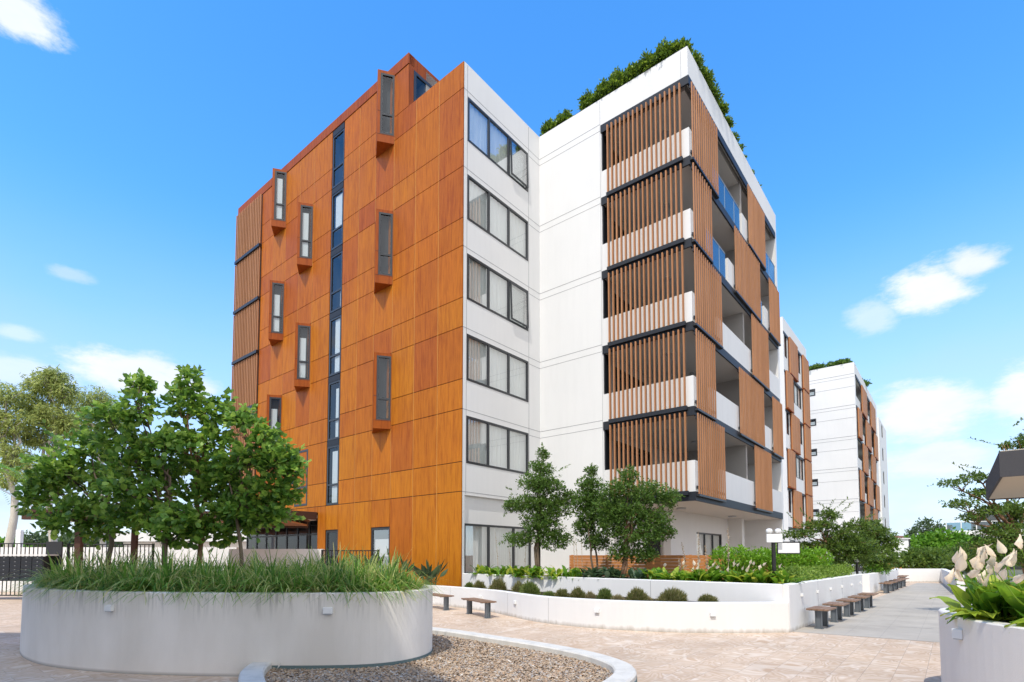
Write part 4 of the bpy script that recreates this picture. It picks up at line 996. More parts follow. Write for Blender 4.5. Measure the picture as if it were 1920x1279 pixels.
tree('evergreen_tree', 'wide bushy evergreen tree at the right of three in front of the timber slats', 'tree', at(1165, 1080, 16.2), at(1175, 980, 16.2), PB([(1180, 892, 24, 18), (1160, 918, 42, 24), (1140, 955, 34, 26), (1215, 925, 46, 26), (1255, 935, 26, 20), (1178, 960, 52, 32), (1225, 975, 44, 28), (1195, 1005, 56, 26), (1165, 1035, 30, 18), (1205, 1040, 36, 18), (1245, 1000, 26, 16), (1145, 985, 30, 26)], 16.2), 23000, .085, .042, 33, 'bark_r', 'leaf_mid', .045, False, 6, 'evergreen trees of the upper bed', twigs=tw(16.2, (1260, 932, 1282, 930), (1180, 890, 1180, 872), (1240, 990, 1260, 988)), stems=3)

# spreading trees beside the path
def layered(lst, Y): return PB(lst, Y, .9)
tree('spreading_tree', 'fine-leaved spreading tree beside the hedges in front of the screened block', 'tree', at(1543, 1066, 19.5), at(1550, 1010, 19.5), layered([(1500, 1002, 36, 9), (1535, 985, 40, 11), (1575, 1000, 42, 13), (1610, 985, 36, 12), (1560, 1025, 50, 14), (1600, 1020, 44, 16), (1520, 1025, 34, 9), (1555, 965, 26, 9), (1620, 1040, 36, 16), (1583, 1042, 40, 12)], 19.5), 13000, .10, .05, 41, 'bark_r', 'leaf_fine', .06, False, 6, None, .2, twigs=tw(19.5, (1500, 985, 1475, 962), (1500, 1000, 1462, 995), (1560, 960, 1590, 935), (1545, 965, 1565, 938), (1480, 1005, 1466, 1010), (1580, 960, 1600, 940), (1610, 975, 1640, 965), (1520, 975, 1500, 955), (1560, 960, 1535, 945)), pw=.5)
tree('spreading_tree', 'dense rounded fine-leaved tree farther along the path', 'tree', at(1650, 1072, 25.5), at(1650, 1030, 25.5), layered([(1640, 1000, 34, 14), (1665, 1020, 28, 16), (1640, 1035, 42, 18), (1620, 1015, 30, 18), (1655, 1055, 34, 14), (1615, 1050, 28, 14), (1635, 985, 20, 9)], 25.5), 10000, .13, .065, 42, 'bark_r', 'leaf_fine', .06, False, 6, None, .3, twigs=tw(25.5, (1640, 985, 1655, 972), (1660, 1005, 1685, 1000), (1620, 990, 1630, 968)))
tree('spreading_tree', 'tall tree with tiered arching branches behind the awning', 'tree', (14.2, 14.6, 0), at(1900, 990, 14.6), layered([(1790, 905, 30, 7), (1830, 895, 30, 9), (1840, 925, 40, 9), (1800, 945, 34, 8), (1860, 955, 42, 13), (1820, 970, 30, 8), (1880, 1000, 60, 24), (1850, 1030, 60, 22), (1900, 1040, 60, 26), (1905, 960, 30, 26), (1915, 880, 26, 18), (1885, 835, 18, 6), (1935, 830, 40, 24)], 14.6), 17000, .075, .042, 43, 'bark_r', 'leaf_fine', .09, False, 6, None, .2, twigs=tw(14.6, (1790, 900, 1742, 912), (1830, 895, 1785, 868), (1800, 945, 1760, 940), (1870, 835, 1818, 822), (1900, 800, 1925, 780), (1840, 880, 1800, 872), (1905, 830, 1870, 850)), pw=.5)

# hedges and small shrubs
def shrub(name, label, cat, blobs, n, ln, wd, leaf, seed, grp=None, clump=4, base=None, upb=.9, pw=.16):
    b = Vector(base) if base is not None else Vector((blobs[0][0][0], blobs[0][0][1], blobs[0][0][2] - blobs[0][1][2])); T = thing(name, label, cat, tuple(b), 0, grp)
    mb = MB(); crown(mb, [(tuple(Vector(c) - b), rad, wt) for c, rad, wt in blobs], n, ln, wd, seed, False, upb, clump, pw); mb.build('foliage', leaf, T, fix=False)
    mb = MB()
    for c, rad, wt in blobs[:3]:
        c = Vector(c) - b; mb.tube([(c.x, c.y, min(0, c.z - rad[2])), tuple(c)], [.02, .012], 5)
    mb.build('stem', 'bark', T, fix=False); return T
hb = lambda p0, p1, k_, rx, rz, z: [((p0[0] + (p1[0] - p0[0]) * j / (k_ - 1), p0[1] + (p1[1] - p0[1]) * j / (k_ - 1), z + .03 * math.sin(j * 2.1)), (rx, rx, rz), 1) for j in range(k_)]
shrub('hedge', 'bright lime green mounded hedge behind the lamp post', 'hedge', hb((5.9, 15.0), (9.2, 16.2), 8, .45, .42, 1.50), 12000, .085, .04, 'leaf_lime', 51)
shrub('hedge', 'low olive green clipped hedge along the near path wall', 'hedge', hb((6.75, 13.1), (11.1, 18.0), 11, .36, .24, 1.14), 8500, .065, .034, 'leaf_hedge', 52)
shrub('hedge', 'dark green rounded bush beneath the spreading tree', 'shrub', hb((10.6, 18.6), (12.4, 20.2), 3, .42, .3, 1.25), 2200, .08, .04, 'leaf_mid', 53)
shrub('hedge', 'yellow green rounded bush left of the thin lamp post', 'shrub', hb((11.9, 19.6), (12.4, 20.4), 2, .36, .26, 1.25), 1500, .07, .035, 'leaf_hedge', 54)
shrub('hedge', 'low rounded green hedge on top of the far path wall', 'hedge', hb((17.0, 25.3), (19.2, 27.8), 4, .5, .3, 1.0), 2600, .09, .045, 'leaf_bright', 55)
# row of round lavender-like shrubs between the two white walls
mb0 = None
sh = [(899, 1096, 13, 8), (934, 1093, 17, 11), (972, 1098, 14, 9), (993, 1102, 20, 12), (1053, 1111, 14, 8), (1083, 1110, 15, 9), (1107, 1115, 10, 7), (1134, 1112, 15, 12), (1158, 1121, 13, 5), (1195, 1114, 21, 12), (1207, 1124, 17, 5), (1262, 1117, 28, 13), (1327, 1124, 19, 8), (1030, 1113, 14, 4), (880, 1095, 9, 5)]
ll = ['olive round shrub left of the largest pair near the orange corner', 'dark domed shrub, tallest of the left cluster', 'small shrub tucked behind the left middle mound', 'broad olive mound shrub of the left cluster', 'dark round shrub at the dip of the curved wall', 'round shrub in the middle of the curved wall', 'small pale shrub between two darker domes', 'upright round shrub with tan tips mid row', 'low straw coloured shrub at the foot of the upright one', 'dark wide dome shrub right of centre', 'low pale shrub in front of the dark wide dome', 'largest olive dome shrub in the row', 'last low shrub at the right end of the row', 'flat sprawling olive shrub between two mounds', 'tiny yellow green shrub at the left end of the row']
def wall_Y(px):   # distance of the middle of the lower bed along this bearing
    t = (px - 960) / 1003.84; best = 18
    for j in range(len(LWi) - 1):
        a, b = LWi[j], LWi[j + 1]
        if (a[0] - t * a[1]) * (b[0] - t * b[1]) <= 0: best = a[1]
    return best
for i, (x, y, rx, ry) in enumerate(sh):
    Y = wall_Y(x) + .38; c = at(x, y, Y); s = Y / 1003.84; T = thing('round_shrub', ll[i], 'shrub', (c.x, c.y, .55), 0, 'round shrubs between the white walls')
    mb = MB(); rq = random.Random(60 + i); n = int(900 + rx * ry * 14); cz = 0; hz = max(c.z + ry * s - .57, .1)
    for _ in range(n):
        v = rv(rq); v.z = abs(v.z); p = Vector((v.x * rx * s, v.y * rx * s, v.z * hz)) * rq.uniform(.55, 1) * (.88 + .3 * noise.noise(v * 2.5 + Vector((i, 0, 0))))
        leafq(mb, p * .86, (v + Vector((0, 0, .6)) + rv(rq) * .5).normalized(), rv(rq), (rx * s * .22 + .04) * rq.uniform(.6, 1.6), .013)
    mb.build('foliage', 'leaf_lav2' if i in (6, 8, 10) else 'leaf_lav3' if i in (3, 7, 13, 14) else 'leaf_lav', T, fix=False)
    MB().tube([(0, 0, 0), (0, 0, hz * .6)], [.03, .02], 6).build('stem', 'bark', T)

# lily plants -------------------------------------------------------
def lily(name, label, loc, n, ln, wd, seed, flowers=(), leaf='leaf_lily', grp=None, fs=.12, spread=1.0):
    T = thing(name, label, 'plant', loc, 0, grp); r = random.Random(seed); mb = MB()
    for _ in range(n):
        a = r.uniform(0, 6.28); lo_ = r.random() < .4; el_ = r.uniform(.25, .7) if lo_ else r.uniform(.7, 1.4); L_ = ln * r.uniform(.7, 1.2) * (.62 if lo_ else 1); w_ = wd * r.uniform(.7, 1.2); st_ = Vector((r.uniform(-.5, .5) * ln * spread, r.uniform(-.5, .5) * ln * spread, 0))
        h = Vector((math.cos(a), math.sin(a), 0)); pw_ = Vector((-math.sin(a), math.cos(a), 0)); i = len(mb.v)
        prof = [.05, .5, .95, 1, .8, .45, .03]
        for j, q in enumerate(prof):
            t = j / 6; z = L_ * (math.sin(el_) * t - (.62 - .4 * math.sin(el_)) * t * t * t * 1.0); o_ = L_ * math.cos(el_) * t + L_ * .25 * t * t; fold = w_ * q * .18
            c = st_ + h * o_ + Vector((0, 0, z + L_ * .12)); wob = .06 * w_ * math.sin(j * 2 + a)
            mb.v += [tuple(c + pw_ * w_ * q * .5 + Vector((0, 0, fold + wob))), tuple(c), tuple(c - pw_ * w_ * q * .5 + Vector((0, 0, fold - wob)))]
            if j:
                k_ = i + 3 * j; mb.f += [(k_ - 3, k_ - 2, k_ + 1, k_), (k_ - 2, k_ - 1, k_ + 2, k_ + 1)]
    mb.build('leaves', leaf, T, smooth=True, fix=False)
    for (fx, fy, fz, tilt, az_) in flowers:
        mb = MB(); top = Vector((fx, fy, fz)); s = fs * r.uniform(.8, 1.15)
        ax = Vector((math.sin(tilt) * math.cos(az_), math.sin(tilt) * math.sin(az_), math.cos(tilt))); sd = ax.cross(Vector((r.uniform(-1, 1), -1, .1))).normalized(); nn = ax.cross(sd)
        M_, K_ = 7, 6; i0 = 0
        for j in range(M_ + 1):
            t = j / M_; w_ = .34 * (math.sin(math.pi * t ** .68) ** 1.3) + .003
            for q in range(K_ + 1):
                u = (q / K_ - .5) * 2; ang = u * 1.45 + .2 * math.sin(j * 1.9 + fx * 40)
                p = top + ax * (t * s) + sd * (math.sin(ang) * w_ * s * .8) + nn * ((1 - math.cos(ang)) * w_ * s * .75 - .10 * s * math.sin(t * 3) + .035 * s * math.sin(q * 2.7 + j * 1.3 + fz * 30)) - nn * (.3 + .3 * math.sin(fx * 60)) * s * t * t
                mb.v.append(tuple(p))
                if j and q: a0 = j * (K_ + 1) + q; mb.f.append((a0 - K_ - 2, a0 - K_ - 1, a0, a0 - 1))
        fl = mb.build('flower', 'petal', T, smooth=True, fix=False)
        MB().tube([(fx * .35, fy * .35, .05), (fx * .8, fy * .8, fz * .6), tuple(top)], [.007, .006, .004], 5).build('stalk', 'leaf_lily', fl, fix=False)
        MB().tube([tuple(top + ax * .1 * s + nn * .08 * s), tuple(top + ax * .6 * s + nn * .12 * s)], [.008 * s / .12, .006 * s / .12], 6).build('spadix', 'petal', fl, fix=False)
    return T
def fl_from(lst, Y, base, sd):
    r = random.Random(sd); out = []
    for x, y in lst:
        p = at(x, y, Y + r.uniform(-.15, .2)) - Vector(base); out.append((p.x, p.y, p.z, r.uniform(.0, .75), r.uniform(0, 6.28)))
    return out
bs = (5.18, 5.6, .95)
lily('peace_lily', 'large peace lily with cream flowers spilling over the rim of the right foreground planter', bs, 130, .54, .17, 71, fl_from([(1820, 1085), (1846, 1060), (1838, 1095), (1868, 1045), (1794, 1058), (1828, 1068), (1858, 1078), (1808, 1090), (1780, 1095), (1850, 1100), (1838, 1070), (1800, 1072), (1862, 1062)], 5.5, bs, 1), fs=.175, spread=1.15)
bs = (5.25, 4.95, .93)
lily('peace_lily', 'peace lily with wide yellow-edged leaves at the right corner of the picture', bs, 95, .52, .19, 72, fl_from([(1890, 1062), (1905, 1095), (1880, 1090), (1915, 1030), (1870, 1075)], 5.0, bs, 2), fs=.17, spread=1.2)
bs = (5.75, 6.1, .93)
lily('peace_lily', 'peace lily with drooping cream flowers at the back of the right foreground planter', bs, 80, .5, .18, 73, fl_from([(1812, 1050), (1835, 1042), (1885, 1038), (1852, 1048), (1900, 1050)], 6.1, bs, 3), fs=.16, spread=1.3)
ul = [(905, 1066, 19.0, 'lily_leaves', 30, 'yellow green lily clump nearest the orange corner'), (947, 1070, 18.0, 'x', 26, 'small lily clump in front of the first ground window'), (1003, 1068, 16.9, 'x', 34, 'lily clump with pinkish leaves under the left tree'), (1045, 1072, 16.4, 'x', 28, 'lily clump right of the left tree trunk'), (1110, 1072, 15.8, 'd', 40, 'dark green broad lily clump between the trees'), (1150, 1074, 15.3, 'd', 34, 'dark lily clump under the wide bushy tree'),
      (1262, 1078, 14.2, 'x', 30, 'lily clump in front of the timber fence, left one'), (1312, 1080, 13.7, 'x', 32, 'lily clump with white blooms in front of the timber fence'), (1375, 1078, 13.2, 'x', 40, 'flowering lily clump below the lime hedge'), (1425, 1078, 12.8, 'x', 46, 'pink-white flowering lily clump left of the black post'), (1466, 1084, 12.55, 'x', 22, 'small lily clump right of the black post'),
      (925, 1068, 18.4, 'x', 22, 'low lily clump below the left pane of the ground window'), (975, 1068, 17.3, 'x', 26, 'lily clump just left of the conical tree trunk'), (1075, 1072, 16.0, 'x', 26, 'pale lily clump midway between the two left trees'), (1195, 1076, 14.9, 'd', 26, 'dark lily clump right of the wide tree trunk'), (1230, 1078, 14.6, 'x', 28, 'yellowish lily clump at the left end of the timber fence'), (1288, 1078, 13.9, 'x', 32, 'lily clump between the reddish and the tallest flower spikes'), (1342, 1080, 13.5, 'x', 34, 'lily clump at the left foot of the lime hedge'), (1400, 1082, 13.0, 'x', 36, 'lily clump in the middle of the lime hedge front')]
for i, (x, y, Y, kd, n, lb) in enumerate(ul):
    b = at(x, 1050, Y); b = (b.x, b.y, .93); rq = random.Random(80 + i); s = Y / 1003.8
    fl = [] if i < 6 else [(rq.uniform(-.3, .3), rq.uniform(-.3, .1), rq.uniform(.3, .52), rq.uniform(0, .7), rq.uniform(0, 6)) for _ in range([0, 0, 0, 0, 0, 0, 2, 4, 3, 6, 1, 0, 0, 0, 0, 0, 2, 3, 4][i])]
    lily('lily_clump', lb, b, int(n * 1.9), .44, .13, 90 + i, fl, 'leaf_dark' if kd == 'd' else 'leaf_lily', 'lily clumps in the upper bed', fs=.13, spread=1.0)
# tall dried flower spikes
sp_ = [(934, 1018, 40, 18.0), (958, 1030, 30, 18), (984, 1026, 34, 17.4), (1084, 1022, 40, 16.6), (1092, 1030, 30, 16.8), (1077, 1028, 34, 16.8), (1287, 1040, 48, 14.0), (1311, 1030, 66, 13.8), (1327, 1050, 56, 13.6), (1366, 1012, 44, 13.5), (1276, 1062, 30, 14.0)]
sl = ['thin spike leaning by the first ground window', 'short thin spike near the second ground window', 'thin brown spike left of the conical tree', 'thin spike between the left and middle trees', 'second thin spike between the left and middle trees', 'pale thin spike close to the conical tree', 'reddish spike in front of the timber fence', 'tallest white flower spike before the timber fence', 'pale flower spike beside the lime hedge', 'curved flower spike rising from the lime hedge', 'short green spike at the left of the timber fence']
for i, (x, y, h, Y) in enumerate(sp_):
    b = at(x, 1075, Y); s = Y / 1003.8; T = thing('flower_spike', 'acanthus ' + sl[i], 'plant', (b.x, b.y, .93), 0, 'tall dried flower spikes'); rq = random.Random(200 + i)
    topz = at(x, y - h * .5, Y).z - .93; bend = rq.uniform(-.1, .1)
    P_ = [(bend * t * t * 1.2, 0, topz * t) for t in (0, .3, .6, .85, 1)]
    MB().tube(P_, [.008, .007, .006, .004, .003], 5).build('stem', 'spike', T, fix=False)
    mb = MB()
    for j in range(90 if Y < 14.2 else 36):
        t = rq.uniform(.4, 1); p = Vector((bend * t * t * 1.2, 0, topz * t)); a = rq.uniform(0, 6.28); d = Vector((math.cos(a), math.sin(a), .3)).normalized(); q = 1.25 - t * .6
        leafq(mb, p, d, rv(rq), .05 * q * (1 if Y < 14.2 else .7), .035 * q * (1 if Y < 14.2 else .7))
    mb.build('blooms', 'spike', T, fix=False)

# strelitzia against the orange wall
def fan(label, loc, n, h, seed, grp):
    T = thing('strelitzia', label, 'plant', loc, 0, grp); r = random.Random(seed); mb = MB(); sm = MB()
    for _ in range(n):
        a = r.uniform(0, 6.28); lean = r.uniform(.05, .8); H_ = h * r.uniform(.6, 1.05); hd = Vector((math.cos(a), math.sin(a), 0)); d = (hd * lean + Vector((0, 0, 1))).normalized()
        b = Vector((r.uniform(-.22, .22), r.uniform(-.15, .15), 0)); p1 = b + d * H_ * .58; sm.tube([b, p1], [.014, .009], 5); side = d.cross(rv(r)).normalized(); nn = side.cross(d); i = len(mb.v); wd = .15 * h / 1.1 * r.uniform(.8, 1.2)
        for j, q in enumerate((.1, .8, 1, .85, .4, .02)):
            t = j / 5; c = p1 + d * H_ * .45 * t + hd * .1 * t * t
            mb.v += [tuple(c + side * wd * q * .5 + nn * wd * q * .25), tuple(c), tuple(c - side * wd * q * .5 + nn * wd * q * .25)]
            if j: k_ = i + 3 * j; mb.f += [(k_ - 3, k_ - 2, k_ + 1, k_), (k_ - 2, k_ - 1, k_ + 2, k_ + 1)]
    sm.build('stems', 'leaf_dark', T, fix=False); mb.build('leaves', 'leaf_dark', T, smooth=True, fix=False)
p = at(806, 1060, 18.6); fan('broad clump of paddle leaves against the orange wall near its corner', (p.x, p.y, .55), 34, 1.0, 1, 'strelitzias at the orange wall')
p = at(752, 1060, 19.6); fan('smaller clump of paddle leaves between the glazed door and the corner', (p.x, p.y, .55), 18, 1.15, 2, 'strelitzias at the orange wall')
p = at(692, 1060, 20.3); fan('clump of upright paddle leaves in front of the glazed door', (p.x, p.y, .55), 16, 1.35, 3, 'strelitzias at the orange wall')

# roof hedges
def roofhedge(lst, label, seed, grp='hedges on the roof edge'):
    bl = []
    for (lx, ly, rx, rz) in lst:
        q = toW(lx, ly); bl.append(((q.x, q.y, 20.30 + rz * .34), (rx, rx, rz * .40), rx * rz)); bl.append(((q.x, q.y, 20.34 + rz * .2), (rx * 1.05, rx * 1.05, rz * .22), rx * rz * .5))
    n = int(sum(b[1][0] * b[1][2] for b in bl) * 9500)
    shrub('roof_hedge', label, 'hedge', bl, n, .13, .06, 'leaf_roof', seed, grp, 5, base=(bl[0][0][0], bl[0][0][1], 19.75), upb=.9, pw=.22)
roofhedge([(.25, 5.12, .36, .95), (.65, 5.1, .3, .7), (1.1, 5.1, .36, .95)], 'small roof shrub next to the inner corner of the white walls', 301)
roofhedge([(2.3, 5.1, .32, 1.25), (2.62, 5.1, .28, .6), (3.1, 5.05, .42, 1.1), (3.7, 5.05, .42, 1.3)], 'roof hedge stepping up over the middle of the white wall', 302)
roofhedge([(4.45, 5.05, .45, 1.0), (5.1, 5.05, .5, 1.0), (5.75, 5.1, .5, 1.1), (6.25, 5.2, .42, .95), (6.4, 5.9, .45, .8)], 'tall rounded roof hedge over the balcony corner', 303)
roofhedge([(6.45, 6.9, .45, .9), (6.45, 7.8, .45, .7), (6.45, 8.7, .45, .75), (6.45, 9.5, .4, .5)], 'roof hedge running back along the balcony side', 304)
roofhedge([(6.3, 10.6, .42, .55), (6.3, 11.4, .4, .6), (6.3, 12.2, .35, .45)], 'ragged roof hedge farther along the balcony side', 305)
roofhedge([(6.32, 13.4, .32, .5)], 'small single roof tuft near the back of the balcony side', 306)
roofhedge([(6.32, 14.6, .32, .4)], 'last small roof tuft at the back of the balcony side', 307)
for i, (lst, lb) in enumerate([([(2.2, 47.6), (3.0, 47.6), (3.6, 47.6)], 'flat dark roof shrub at the left of the far white block'), ([(5.1, 47.7), (5.7, 47.7)], 'rounded roof shrub near the corner of the far white block'), ([(6.2, 56)], 'small roof shrub along the side of the far white block')]):
    bl = []
    for (lx, ly) in lst: q = toW(lx, ly); bl.append(((q.x, q.y, 20.6), (.95, .95, .38), 1))
    shrub('roof_hedge', lb, 'hedge', bl, 900 * len(lst), .3, .14, 'leaf_mid', 320 + i, 'shrubs on the far roof', 5, base=(bl[0][0][0], bl[0][0][1], 20.3))

# ------------------------------------------------------------------ background
# eucalyptus trees on the left
def gum(label, Y, base, fork, bl, n, seed, tr):
    tree('eucalyptus_tree', label, 'tree', tuple(Vector((at(base, 1000, Y).x, Y, 0))), at(*fork, Y), PB(bl, Y), n, .34, .085, seed, 'bark_w', 'leaf_gum', tr, False, 7, 'eucalyptus trees on the left skyline', .2, droop=.9, pw=.35)
gum('tall pale eucalyptus with open crown above the left tree', 42, 98, (98, 850), [(85, 720, 40, 26), (120, 735, 28, 26), (60, 760, 34, 30), (100, 780, 44, 26), (125, 800, 30, 24), (70, 820, 36, 22), (105, 705, 26, 15)], 14000, 401, .3)
gum('drooping eucalyptus at the left edge of the picture', 40, 20, (22, 850), [(15, 740, 30, 28), (38, 790, 26, 26), (0, 800, 34, 40), (25, 850, 34, 28), (5, 890, 34, 28), (50, 880, 26, 22), (-50, 780, 60, 60)], 14000, 402, .3)
gum('rounded yellow green eucalyptus behind the broad-leaved trees', 46, 190, (185, 850), [(180, 745, 34, 20), (200, 765, 26, 18), (160, 790, 30, 24), (150, 760, 24, 16), (215, 790, 20, 18)], 5200, 403, .25)
# palm at the left edge
T = thing('palm_tree', 'feathery green palm fronds entering at the left edge', 'palm', (at(-40, 800, 26).x, 26, 0)); r = random.Random(9)
MB().tube([(0, 0, 0), (.1, 0, 3), (.2, 0, 6.0)], [.2, .15, .12], 9).build('trunk', 'bark', T, smooth=True)
mb = MB()
for k_ in range(16):
    a = k_ * math.tau / 16 + .2; L_ = 2.2; hd = Vector((math.cos(a), math.sin(a), 0)); sd = Vector((-math.sin(a), math.cos(a), 0)); el_ = r.uniform(.3, 1.1)
    for j in range(34):
        t = j / 33; c = Vector((.2, 0, 6.0)) + hd * (L_ * t * math.cos(el_ * (1 - t * .6))) + Vector((0, 0, L_ * (math.sin(el_) * t - 1.0 * t * t)))
        for s in (-1, 1): leafq(mb, c, (sd * s + hd * .5 - Vector((0, 0, .45))).normalized(), Vector((0, 0, 1)), .5 * (1 - t * .4), .04)
mb.build('fronds', 'leaf_bright', T, fix=False)
# black fence, parcel lockers and white screen wall on the left
def picket(label, x0_, x1_, Y, z0, z1, grp='black picket fence runs', rz=0, step=.16):
    T = thing('picket_fence', label, 'fence', (x0_, Y, 0), rz, grp); L_ = x1_ - x0_; mb = MB().box(0, L_, -.02, .02, z0, z0 + .04).box(0, L_, -.02, .02, z1 - .04, z1); mb.build('rails', 'black', T)
    mb = MB(); n = int(L_ / step)
    for j in range(n + 1): x = j * L_ / n; mb.box(x - .012, x + .012, -.012, .012, z0 + .041, z1 - .041)
    q = mb.build('pickets', 'black', T)
    for x in (0, L_): MB().box(x - .035, x + .035, -.035, .035, 0, z1 + .02).build('post', 'black', T)
    return T
picket('black picket fence behind the parcel lockers at the left edge', -20.6, -17.5, 20.7, .12, 2.15)
picket('black picket fence between the lockers and the pergola post', -17.3, -14.0, 20.9, .12, 2.12)
T = thing('parcel_lockers', 'black bank of louvred lockers with white shelf at the left edge', 'lockers', (-20.8, 20.0, 0))
MB().box(0, 3.35, 0, .45, .72, 1.64).build('cabinet', 'black', T); MB().box(-.02, 3.5, -.06, .5, 1.66, 1.71).build('shelf', 'grey_white', T)
mb = MB(); hd_ = MB()
for q in range(6):
    for j in range(8): mb.box(.03 + j * .415, .03 + j * .415 + .385, -.02, -.001, .75 + q * .147, .75 + q * .147 + .125); hd_.box(.2 + j * .415, .24 + j * .415, -.03, -.021, .84 + q * .147, .855 + q * .147)
dr_ = mb.build('locker_doors', 'dark', T); hd_.build('latches', 'fit', dr_)
MB().box(.2, .3, .1, .3, 0, .72).box(2.9, 3.0, .1, .3, 0, .72).build('stand', 'black', T)
MB().box(3.0, 3.6, .46, .52, .1, 2.2).build('side_panel', 'black', T)
tag(MB().box(-24, -12.6, 24.5, 24.7, 0, 2.05).build('white_screen_wall', 'white_wall'), 'long white screen wall behind the black picket fence on the left', 'wall')
T = thing('low_wall', 'low white wall with capping in front of the entrance glazing', 'wall', (-11.3, 21.4, 0)); MB().box(0, 3.75, 0, .2, 0, 1.93).build('wall', 'white_wall', T)
picket('black railing in front of the orange wall beside the low white wall', -7.5, -5.3, 21.2, .5, 1.88, step=.12)
# pale low building, shop and distant trees on the left
T = thing('low_building', 'pale single storey building with flat white roof seen under the pergola', 'building', (at(232, 1000, 60).x, 60, 0))
MB().box(0, 22, 0, 8, 0, 3.2).build('wall', 'white_wall', T); MB().box(-.6, 22.6, -1.2, 8, 3.25, 4.2).build('roof', 'grey_white', T)
mb = MB(); 
for q in range(4): MB().box(2 + q * 4, 3.6 + q * 4, -.03, .0, 1.2, 2.4).build('window', 'dark2', T)
MB().box(.6, 1.7, -.04, 0, 1.7, 2.5).build('green_sign', mat('plain_green_panel', (.02, .16, .09), .5), T)
T = thing('sign_pillar', 'tall white pillar above the picket fence at far left', 'pillar', (at(37, 1000, 34).x, 34, 0)); MB().box(-.16, .16, -.12, .12, 0, 3.3).build('pillar', 'signw', T, bevel=.03)
T = thing('street_light', 'grey curved street light arm at the left edge below the trees', 'lamp', (at(100, 1000, 30).x, 30, 0))
MB().tube([(0, 0, 0), (0, 0, 3.4), (-.3, 0, 3.9), (-1.2, 0, 4.4), (-3.2, 0, 5.5)], [.09, .08, .07, .06, .04], 8).build('pole', 'fit', T, smooth=True)
r = random.Random(77)
def fartree(label, x, Y, z, w_, n, leaf, seed, ls=.6, grp='trees on the left horizon'):
    q = at(x, 1000, Y); tree('distant_tree', label, 'tree', (q.x, Y, 0), (q.x, Y, z * .45), [((q.x + dx * w_, Y + dy * w_, z * zz), (w_ * rr_, w_ * rr_, z * .22), rr_) for dx, dy, zz, rr_ in ((0, 0, .78, .62), (-.55, .1, .6, .55), (.55, -.1, .62, .55), (.1, .2, .45, .7), (-.2, -.3, .5, .6))], n, ls, ls * .5, seed, 'bark', leaf, w_ * .05, False, 6, grp, .5, pw=.3)
lt = [(12, 70, 3.9, 2.6, 'leaf_bright', 'bright green bush at the left edge behind the fence'), (60, 95, 6.0, 4.6, 'leaf_far', 'grey green tree behind the white pillar'), (115, 100, 6.6, 5, 'leaf_far', 'broad grey green tree left of the pergola posts'), (165, 90, 6.3, 5, 'leaf_far', 'distant tree seen between the first pergola posts'), (215, 105, 6.6, 5, 'leaf_far', 'distant tree left of the pale low building'), (400, 100, 6, 5, 'leaf_far', 'distant tree above the pale low building roof'), (330, 95, 5, 4.6, 'leaf_far', 'distant tree behind the middle of the low building'), (455, 90, 5, 4, 'leaf_bright', 'green tree glimpsed right of the low building')]
for i, (x, Y, z, w_, lf, lb) in enumerate(lt): fartree(lb, x, Y, z, w_, 2600, lf, 500 + i)
hl_ = MB(); n = 60
for j in range(n + 1):
    x = -420 + j * 840 / n; z = 5 + 5 * noise.noise(Vector((j * .21, 0, 3))) + 3 * noise.noise(Vector((j * .8, 2, 3)))
    hl_.v += [(x, 330, -1), (x, 345, z * .8), (x, 370, z), (x, 460, -1)]
    if j:
        for q in range(3): hl_.f.append((4 * j - 4 + q, 4 * j + q, 4 * j + q + 1, 4 * j - 3 + q))
tag(hl_.build('wooded_hills', 'hill', smooth=True), kind='structure')

# right background
fartree('blue grey domed tree beyond the end of the path', 1742, 95, 8.6, 3.6, 4200, 'leaf_far', 520, .5, None)
for i, (x, Y, z, w_, lb) in enumerate([(1735, 52, 3.9, 2.8, 'bright green leafy tree at the left behind the end wall'), (1770, 50, 4.3, 2.6, 'bright green tree in the middle behind the end wall'), (1810, 54, 3.7, 2.8, 'bright green tree at the right behind the end wall')]):
    fartree(lb, x, Y, z, w_, 4200, 'leaf_bright', 530 + i, .36, 'bright green trees beyond the end wall')
for i, (x, Y, z, w_) in enumerate([(1712, 40, 2.3, 1.8), (1745, 39, 2.2, 2), (1785, 40, 2.3, 2), (1830, 36, 2.2, 2)]):
    fartree(['dark shrub', 'dark spreading shrub', 'dark round shrub', 'dark low tree'][i] + [' beside the white gable wall', ' behind the middle of the end wall', ' behind the right of the end wall', ' behind the lilies'][i], x, Y, z, w_, 2600, 'leaf_fine', 540 + i, .26, 'dark shrubs behind the end wall')
T = thing('house', 'white gabled outbuilding with orange boards and brown roof beyond the path', 'house', (at(1655, 1000, 46).x, 46, 0))
MB().box(0, 2.2, 0, 6, 0, 3.1).build('wall', 'signw', T); MB().box(-.1, 2.3, -.1, 6, 3.1, 3.2).build('roof', 'grey_white', T); MB().box(.1, 1.9, -.05, 0, .3, 1.3).build('gate', 'fence_t', T); MB().box(2.2, 2.32, -.02, .4, 0, 3.1).build('downpipe', 'dark2', T)
T = thing('house', 'house with red brown tiled roof peeping over the white outbuilding', 'house', (at(1676, 1000, 120).x, 120, 0))
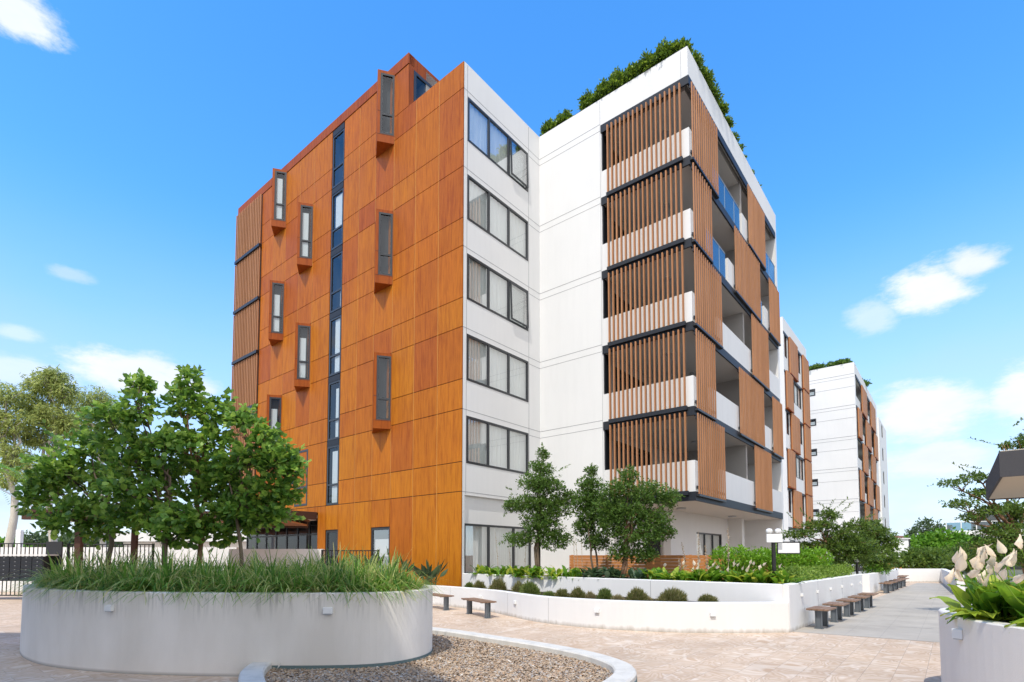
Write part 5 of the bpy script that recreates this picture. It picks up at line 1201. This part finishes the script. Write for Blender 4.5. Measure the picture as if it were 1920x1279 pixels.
M['rooft'] = mat('red_brown_roof_tiles', (.16, .07, .05), .85, .2)
MB().box(0, 7, 0, 9, 0, 4.3).build('wall', 'white_wall', T)
MB().hexa([(-.5, -.5, 4.3), (7.5, -.5, 4.3), (7.5, 9.5, 4.3), (-.5, 9.5, 4.3), (2.5, 3.5, 6.3), (4.5, 3.5, 6.3), (4.5, 5.5, 6.3), (2.5, 5.5, 6.3)]).build('roof', 'rooft', T)
T = thing('apartment_building', 'white building with glass balcony and dark windows far right behind the trees', 'building', (at(1773, 1000, 70).x, 70, 0), R(-36))
MB().box(0, 9, 0, 8, 3.9, 4.9).build('balcony_slab', 'signw', T); MB().box(2.9, 14, 1.2, 4, 0, 7.0).build('wall', 'dark2', T); MB().box(2.4, 15, -.4, 4, 7.0, 7.6).build('roof', 'signw', T); MB().box(0, 14, 3, 9, 0, 3.9).build('lower_wall', 'white_wall', T)
mb = MB()
for j in range(7): mb.box(.05 + j * 1.5, .15 + j * 1.5, .02, .1, 4.9, 6.0)
mb.box(0, 9, 0, .12, 6.0, 6.08); rl = mb.build('balustrade_rail', 'signw', T); MB().box(.1, 9, .05, .07, 4.95, 5.98).build('glass_panel', 'glass_b', rl)
for q in range(3): MB().box(4 + q * 3, 6.2 + q * 3, 1.1, 1.19, 4.95, 7.0).build('window', 'glass_d', T)
# fallen leaf on the path and a few scattered ones
rq = random.Random(5)
for i, (x, y, lb) in enumerate([(15.0, 18.0, 'dry curled leaf lying in the middle of the path'), (-4.6, 7.25, 'small brown leaf on the paving at the foot of the large planter'), (-3.15, 7.28, 'clump of dry leaves in the corner between kerb and planter')]):
    T = MB(); s = [.28, .05, .09][i]
    for _ in range([6, 1, 5][i]): leafq(T, Vector((0, 0, .02 + .02 * rq.random())), Vector((rq.uniform(-1, 1), rq.uniform(-.4, .4), .25)).normalized(), Vector((0, 0, 1)), s, s * .4)
    o = T.build('dry_leaf', 'spike', fix=False); o.location = (x, y, .0 if i < 2 else .2 - .1); tag(o, lb, 'leaf')
